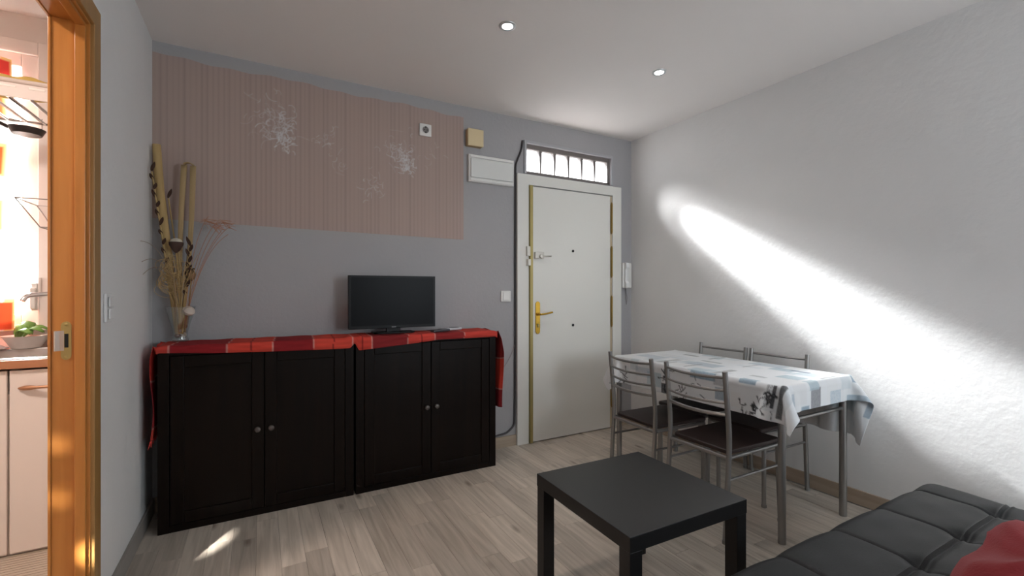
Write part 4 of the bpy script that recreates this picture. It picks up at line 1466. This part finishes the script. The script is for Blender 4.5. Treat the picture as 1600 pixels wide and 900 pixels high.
# top
for (a0, a1, b0, b1, c_, m_) in ((1.83, 1.97, 2.47, 2.50, (150, 160, 160), .9), (2.04, 2.09, 2.2, 2.39, (150, 152, 152), .6), (1.45, 1.58, 2.55, 2.64, PALE, .9), (1.38, 1.485, 2.60, 2.63, (120, 134, 156), .9),
                                 (1.97, 2.0, 2.57, 2.8, (150, 152, 152), .7), (1.68, 1.69, 2.48, 2.66, (120, 122, 122), .8), (1.262, 1.275, 2.5, 2.65, (140, 142, 144), .9), (1.42, 1.5, 2.26, 2.30, GR, .5),
                                 (2.1, 2.22, 2.59, 2.63, (128, 130, 130), .8), (1.75, 1.95, 2.3, 2.42, BLUE, .5), (2.15, 2.35, 2.28, 2.4, BLUE, .4), (1.55, 1.75, 2.62, 2.72, BLUE, .45), (1.3, 1.42, 2.35, 2.45, PALE, .9),
                                 (1.62, 1.66, 2.16, 2.34, (140, 142, 142), .7), (1.86, 1.875, 2.2, 2.36, (130, 132, 134), .8), (1.70, 1.80, 2.14, 2.22, PALE, .8), (2.0, 2.012, 2.18, 2.3, (130, 132, 134), .8)):
    patch(a0, a1, b0, b1, c_, m_, .15)
tc_ = MB().grid(G).build('tablecloth', attr_mat('printed_oilcloth', 0.38, trans=0.12, spec=0.45), fix=False, ang=180)
set_print(tc_, cc)
tag(tc_, 'white tablecloth printed with blue and grey patches draped over the dining table', 'tablecloth')
tc_.modifiers.new('solid', 'SOLIDIFY').thickness = 0.001

# ------------------------------------------------------------------ dining chairs


def make_chair(loc, rz, label):
    """front of the chair looks along local +X; origin under the seat centre"""
    o = thing('dining_chair', label, 'chair', loc, rz, 'grey metal dining chairs around the table')
    W, xb, xf = 0.178, -0.195, 0.205
    for sy in (-1, 1):
        MB().tube(fillet([(xb - 0.028, sy * W, 0), (xb, sy * W, 0.40), (xb + 0.004, sy * W, 0.50), (xb - 0.03, sy * W, 0.815)], 0.06), 0.0125, 12).build('rear_leg', STEEL, o)
        MB().tube([(xf + 0.008, sy * (W + 0.004), 0), (xf - 0.004, sy * (W - 0.004), 0.40)], 0.0115, 12).build('front_leg', STEEL, o)
        MB().tube([(xb, sy * W, 0.40), (xf - 0.004, sy * (W - 0.004), 0.40)], 0.0095, 10).build('seat_rail', STEEL, o)
        MB().tube([(xb - 0.006, sy * W, 0.295), (xf, sy * W, 0.295)], 0.0065, 8).build('stretcher', STEEL, o)
    for x_ in (xb, xf - 0.004):
        MB().tube([(x_, -W, 0.398), (x_, W, 0.398)], 0.0095, 10).build('seat_rail', STEEL, o)
    for (z_, r_) in ((0.786, 0.0075), (0.724, 0.007), (0.664, 0.007), (0.606, 0.0095)):
        xx = xb + 0.004 - 0.034 * (z_ - 0.5) / 0.315
        MB().tube(arc((xx, -W, z_), (xx, W, z_), (-0.028, 0, -0.006), 10), r_, 8).build('back_slat', STEEL, o)
    s_ = MB()
    n_ = 12
    pts = []
    for (cx_, cy_, a0) in ((xf + 0.005, W - 0.022, 0), (xb + 0.032, W - 0.03, 90), (xb + 0.032, -W + 0.03, 180), (xf + 0.005, -W + 0.022, 270)):
        for i in range(6):
            a = R(a0 + 90 * i / 5)
            pts.append((cx_ + 0.02 * math.cos(a), cy_ + 0.02 * math.sin(a)))
    s_.prism(pts, 0.409, 0.431, 'Z')
    s_.build('seat', SEATBROWN, o, bevel=0.005)
    for sx_ in (xb - 0.028, xf + 0.008):
        for sy in (-1, 1):
            MB().lathe([(0.0135, 0.0), (0.0135, 0.012), (0.0125, 0.016)], 12, (sx_, sy * (W if sx_ < 0 else W + .004), 0)).build('foot_cap', mat('foot_rubber', (128, 126, 122), 0.6), o)
    return o


ch = make_chair((2.153, 1.579, 0), 0, 'grey metal dining chair nearest the coffee table, back to the camera, under the table end')
dup(ch, (2.157, 2.035, 0), R(-2), 'grey metal dining chair nearest the entrance door, back to the camera')
dup(ch, (2.655, 1.714, 0), R(180), 'dining chair behind the table against the right wall, nearer the sofa')
dup(ch, (2.655, 2.112, 0), R(180), 'dining chair behind the table against the right wall, nearer the entrance door')

# ------------------------------------------------------------------ black tufted sofa bed
sf = thing('sofa_bed', 'black tufted leatherette sofa bed at the bottom right', 'sofa', (0, 0, 0))
sx0, sx1, sy0, sy1 = 0.80, 2.60, -0.15, 0.895
seamX = [2.428, 2.101, 1.774, 1.447, 1.12]
seamY = [0.612, 0.28]
gx = np.unique(np.concatenate([np.linspace(sx0, sx1, 150)] + [np.linspace(s - .03, s + .03, 13) for s in seamX]))
gy = np.unique(np.concatenate([np.linspace(sy0, sy1, 90)] + [np.linspace(s - .03, s + .03, 13) for s in seamY]))
GX, GY = np.meshgrid(gx, gy, indexing='ij')
de = np.minimum.reduce([GX - sx0, sx1 - GX, GY - sy0, sy1 - GY])
cr = 0.07
ax = np.maximum(0, cr - (GX - sx0)) , np.maximum(0, cr - (sx1 - GX))
ay = np.maximum(0, cr - (GY - sy0)), np.maximum(0, cr - (sy1 - GY))
rr = np.clip(np.hypot(np.maximum(*ax), np.maximum(*ay)) / cr, 0, 1)
Z = 0.372 - 0.075 * (1 - np.sqrt(np.clip(1 - rr ** 2, 0, 1)))
# cushions swell between seams
dX = np.min([np.abs(GX - s) for s in seamX], axis=0)
dY = np.min([np.abs(GY - s) for s in seamY], axis=0)
Z += 0.010 * (1 - np.exp(-dX / 0.05)) * (1 - np.exp(-dY / 0.07)) - 0.010
Z -= 0.006 * np.exp(-(dX / 0.0045) ** 2) * (1 - 0.4 * rr)
Z -= 0.003 * np.exp(-(dY / 0.0045) ** 2) - 0.004 * np.exp(-((dY - 0.009) / 0.004) ** 2)
for a in seamX:
    for b_ in seamY:
        dd = np.hypot(GX - a, GY - b_)
        Z -= 0.022 * np.exp(-(dd / 0.035) ** 2)
# loose wrinkles
Z += 0.0012 * np.sin(GX * 31 + GY * 12) * np.sin(GY * 27 - GX * 7)
S = np.stack([GX, GY, Z], -1)
b = MB().grid(S)
# sides
na_, nb_ = S.shape[:2]
border = [(i, 0) for i in range(na_)] + [(na_ - 1, j_) for j_ in range(1, nb_)] + [(i, nb_ - 1) for i in range(na_ - 2, -1, -1)] + [(0, j_) for j_ in range(nb_ - 2, 0, -1)]
off = len(b.v)
for (i, j_) in border:
    b.v.append((float(GX[i, j_]), float(GY[i, j_]), 0.13))
m_ = len(border)
for k_ in range(m_):
    a1 = border[k_][0] * nb_ + border[k_][1]
    a2 = border[(k_ + 1) % m_][0] * nb_ + border[(k_ + 1) % m_][1]
    b.f.append((a1, a2, off + (k_ + 1) % m_, off + k_))
b.f.append(tuple(off + k_ for k_ in range(m_)))
b.build('mattress', LEATHER, sf, fix=True, ang=60)
for a in seamX:
    for b_ in seamY:
        MB().lathe([(0.013, -0.004), (0.013, 0.0), (0.009, 0.004), (0.001, 0.0055)], 16, (a, b_, 0.336)).build('button', mat('button_black', (20, 20, 21), 0.5), sf)
for a in seamX:
    pass
for (x_, y_) in ((sx0 + .1, sy0 + .1), (sx1 - .1, sy0 + .1), (sx0 + .1, sy1 - .12), (sx1 - .1, sy1 - .12)):
    MB().lathe([(0.018, 0), (0.024, 0.13)], 14, (x_, y_, 0)).build('leg', CHROME, sf)

# red bunched throw
nu, nv = 90, 60
P = np.zeros((nu, nv, 3))
for i in range(nu):
    th = 2 * math.pi * i / (nu - 1)
    for jj in range(nv):
        ph = (math.pi * 0.5) * jj / (nv - 1)
        r_ = 1 + 0.10 * math.sin(3 * th + 5 * ph) + 0.07 * math.sin(7 * th - 4 * ph + 1) + 0.05 * math.sin(2 * th + 9 * ph + 2)
        fold = 0.12 * abs(math.sin(4 * th + 3.2 * math.sin(2.2 * ph) + 0.6)) + 0.07 * abs(math.sin(6 * th - 5 * ph))
        r_ = (r_ - fold) if jj < nv - 1 else 0.9
        rho = math.cos(ph) ** 0.75 * (1 + (r_ - 1) * (0.25 + 0.75 * jj / (nv - 1))) * 1.12
        sc_ = (abs(math.cos(th)) ** 2.8 + abs(math.sin(th)) ** 2.8) ** (-1 / 2.8)
        P[i, jj] = (0.42 * rho * sc_ * math.cos(th), 0.19 * rho * sc_ * math.sin(th), (0.185 + 0.035 * rho * math.cos(th)) * math.sin(ph) ** 0.8 * (0.93 + 0.5 * (r_ - 1)))
P[-1] = P[0]
rt = MB().grid(P).build('red_throw', REDCLOTH, loc=(1.93, 0.325, 0.35), ang=180)
tag(rt, 'bunched-up red velour throw on the black sofa bed', 'throw')
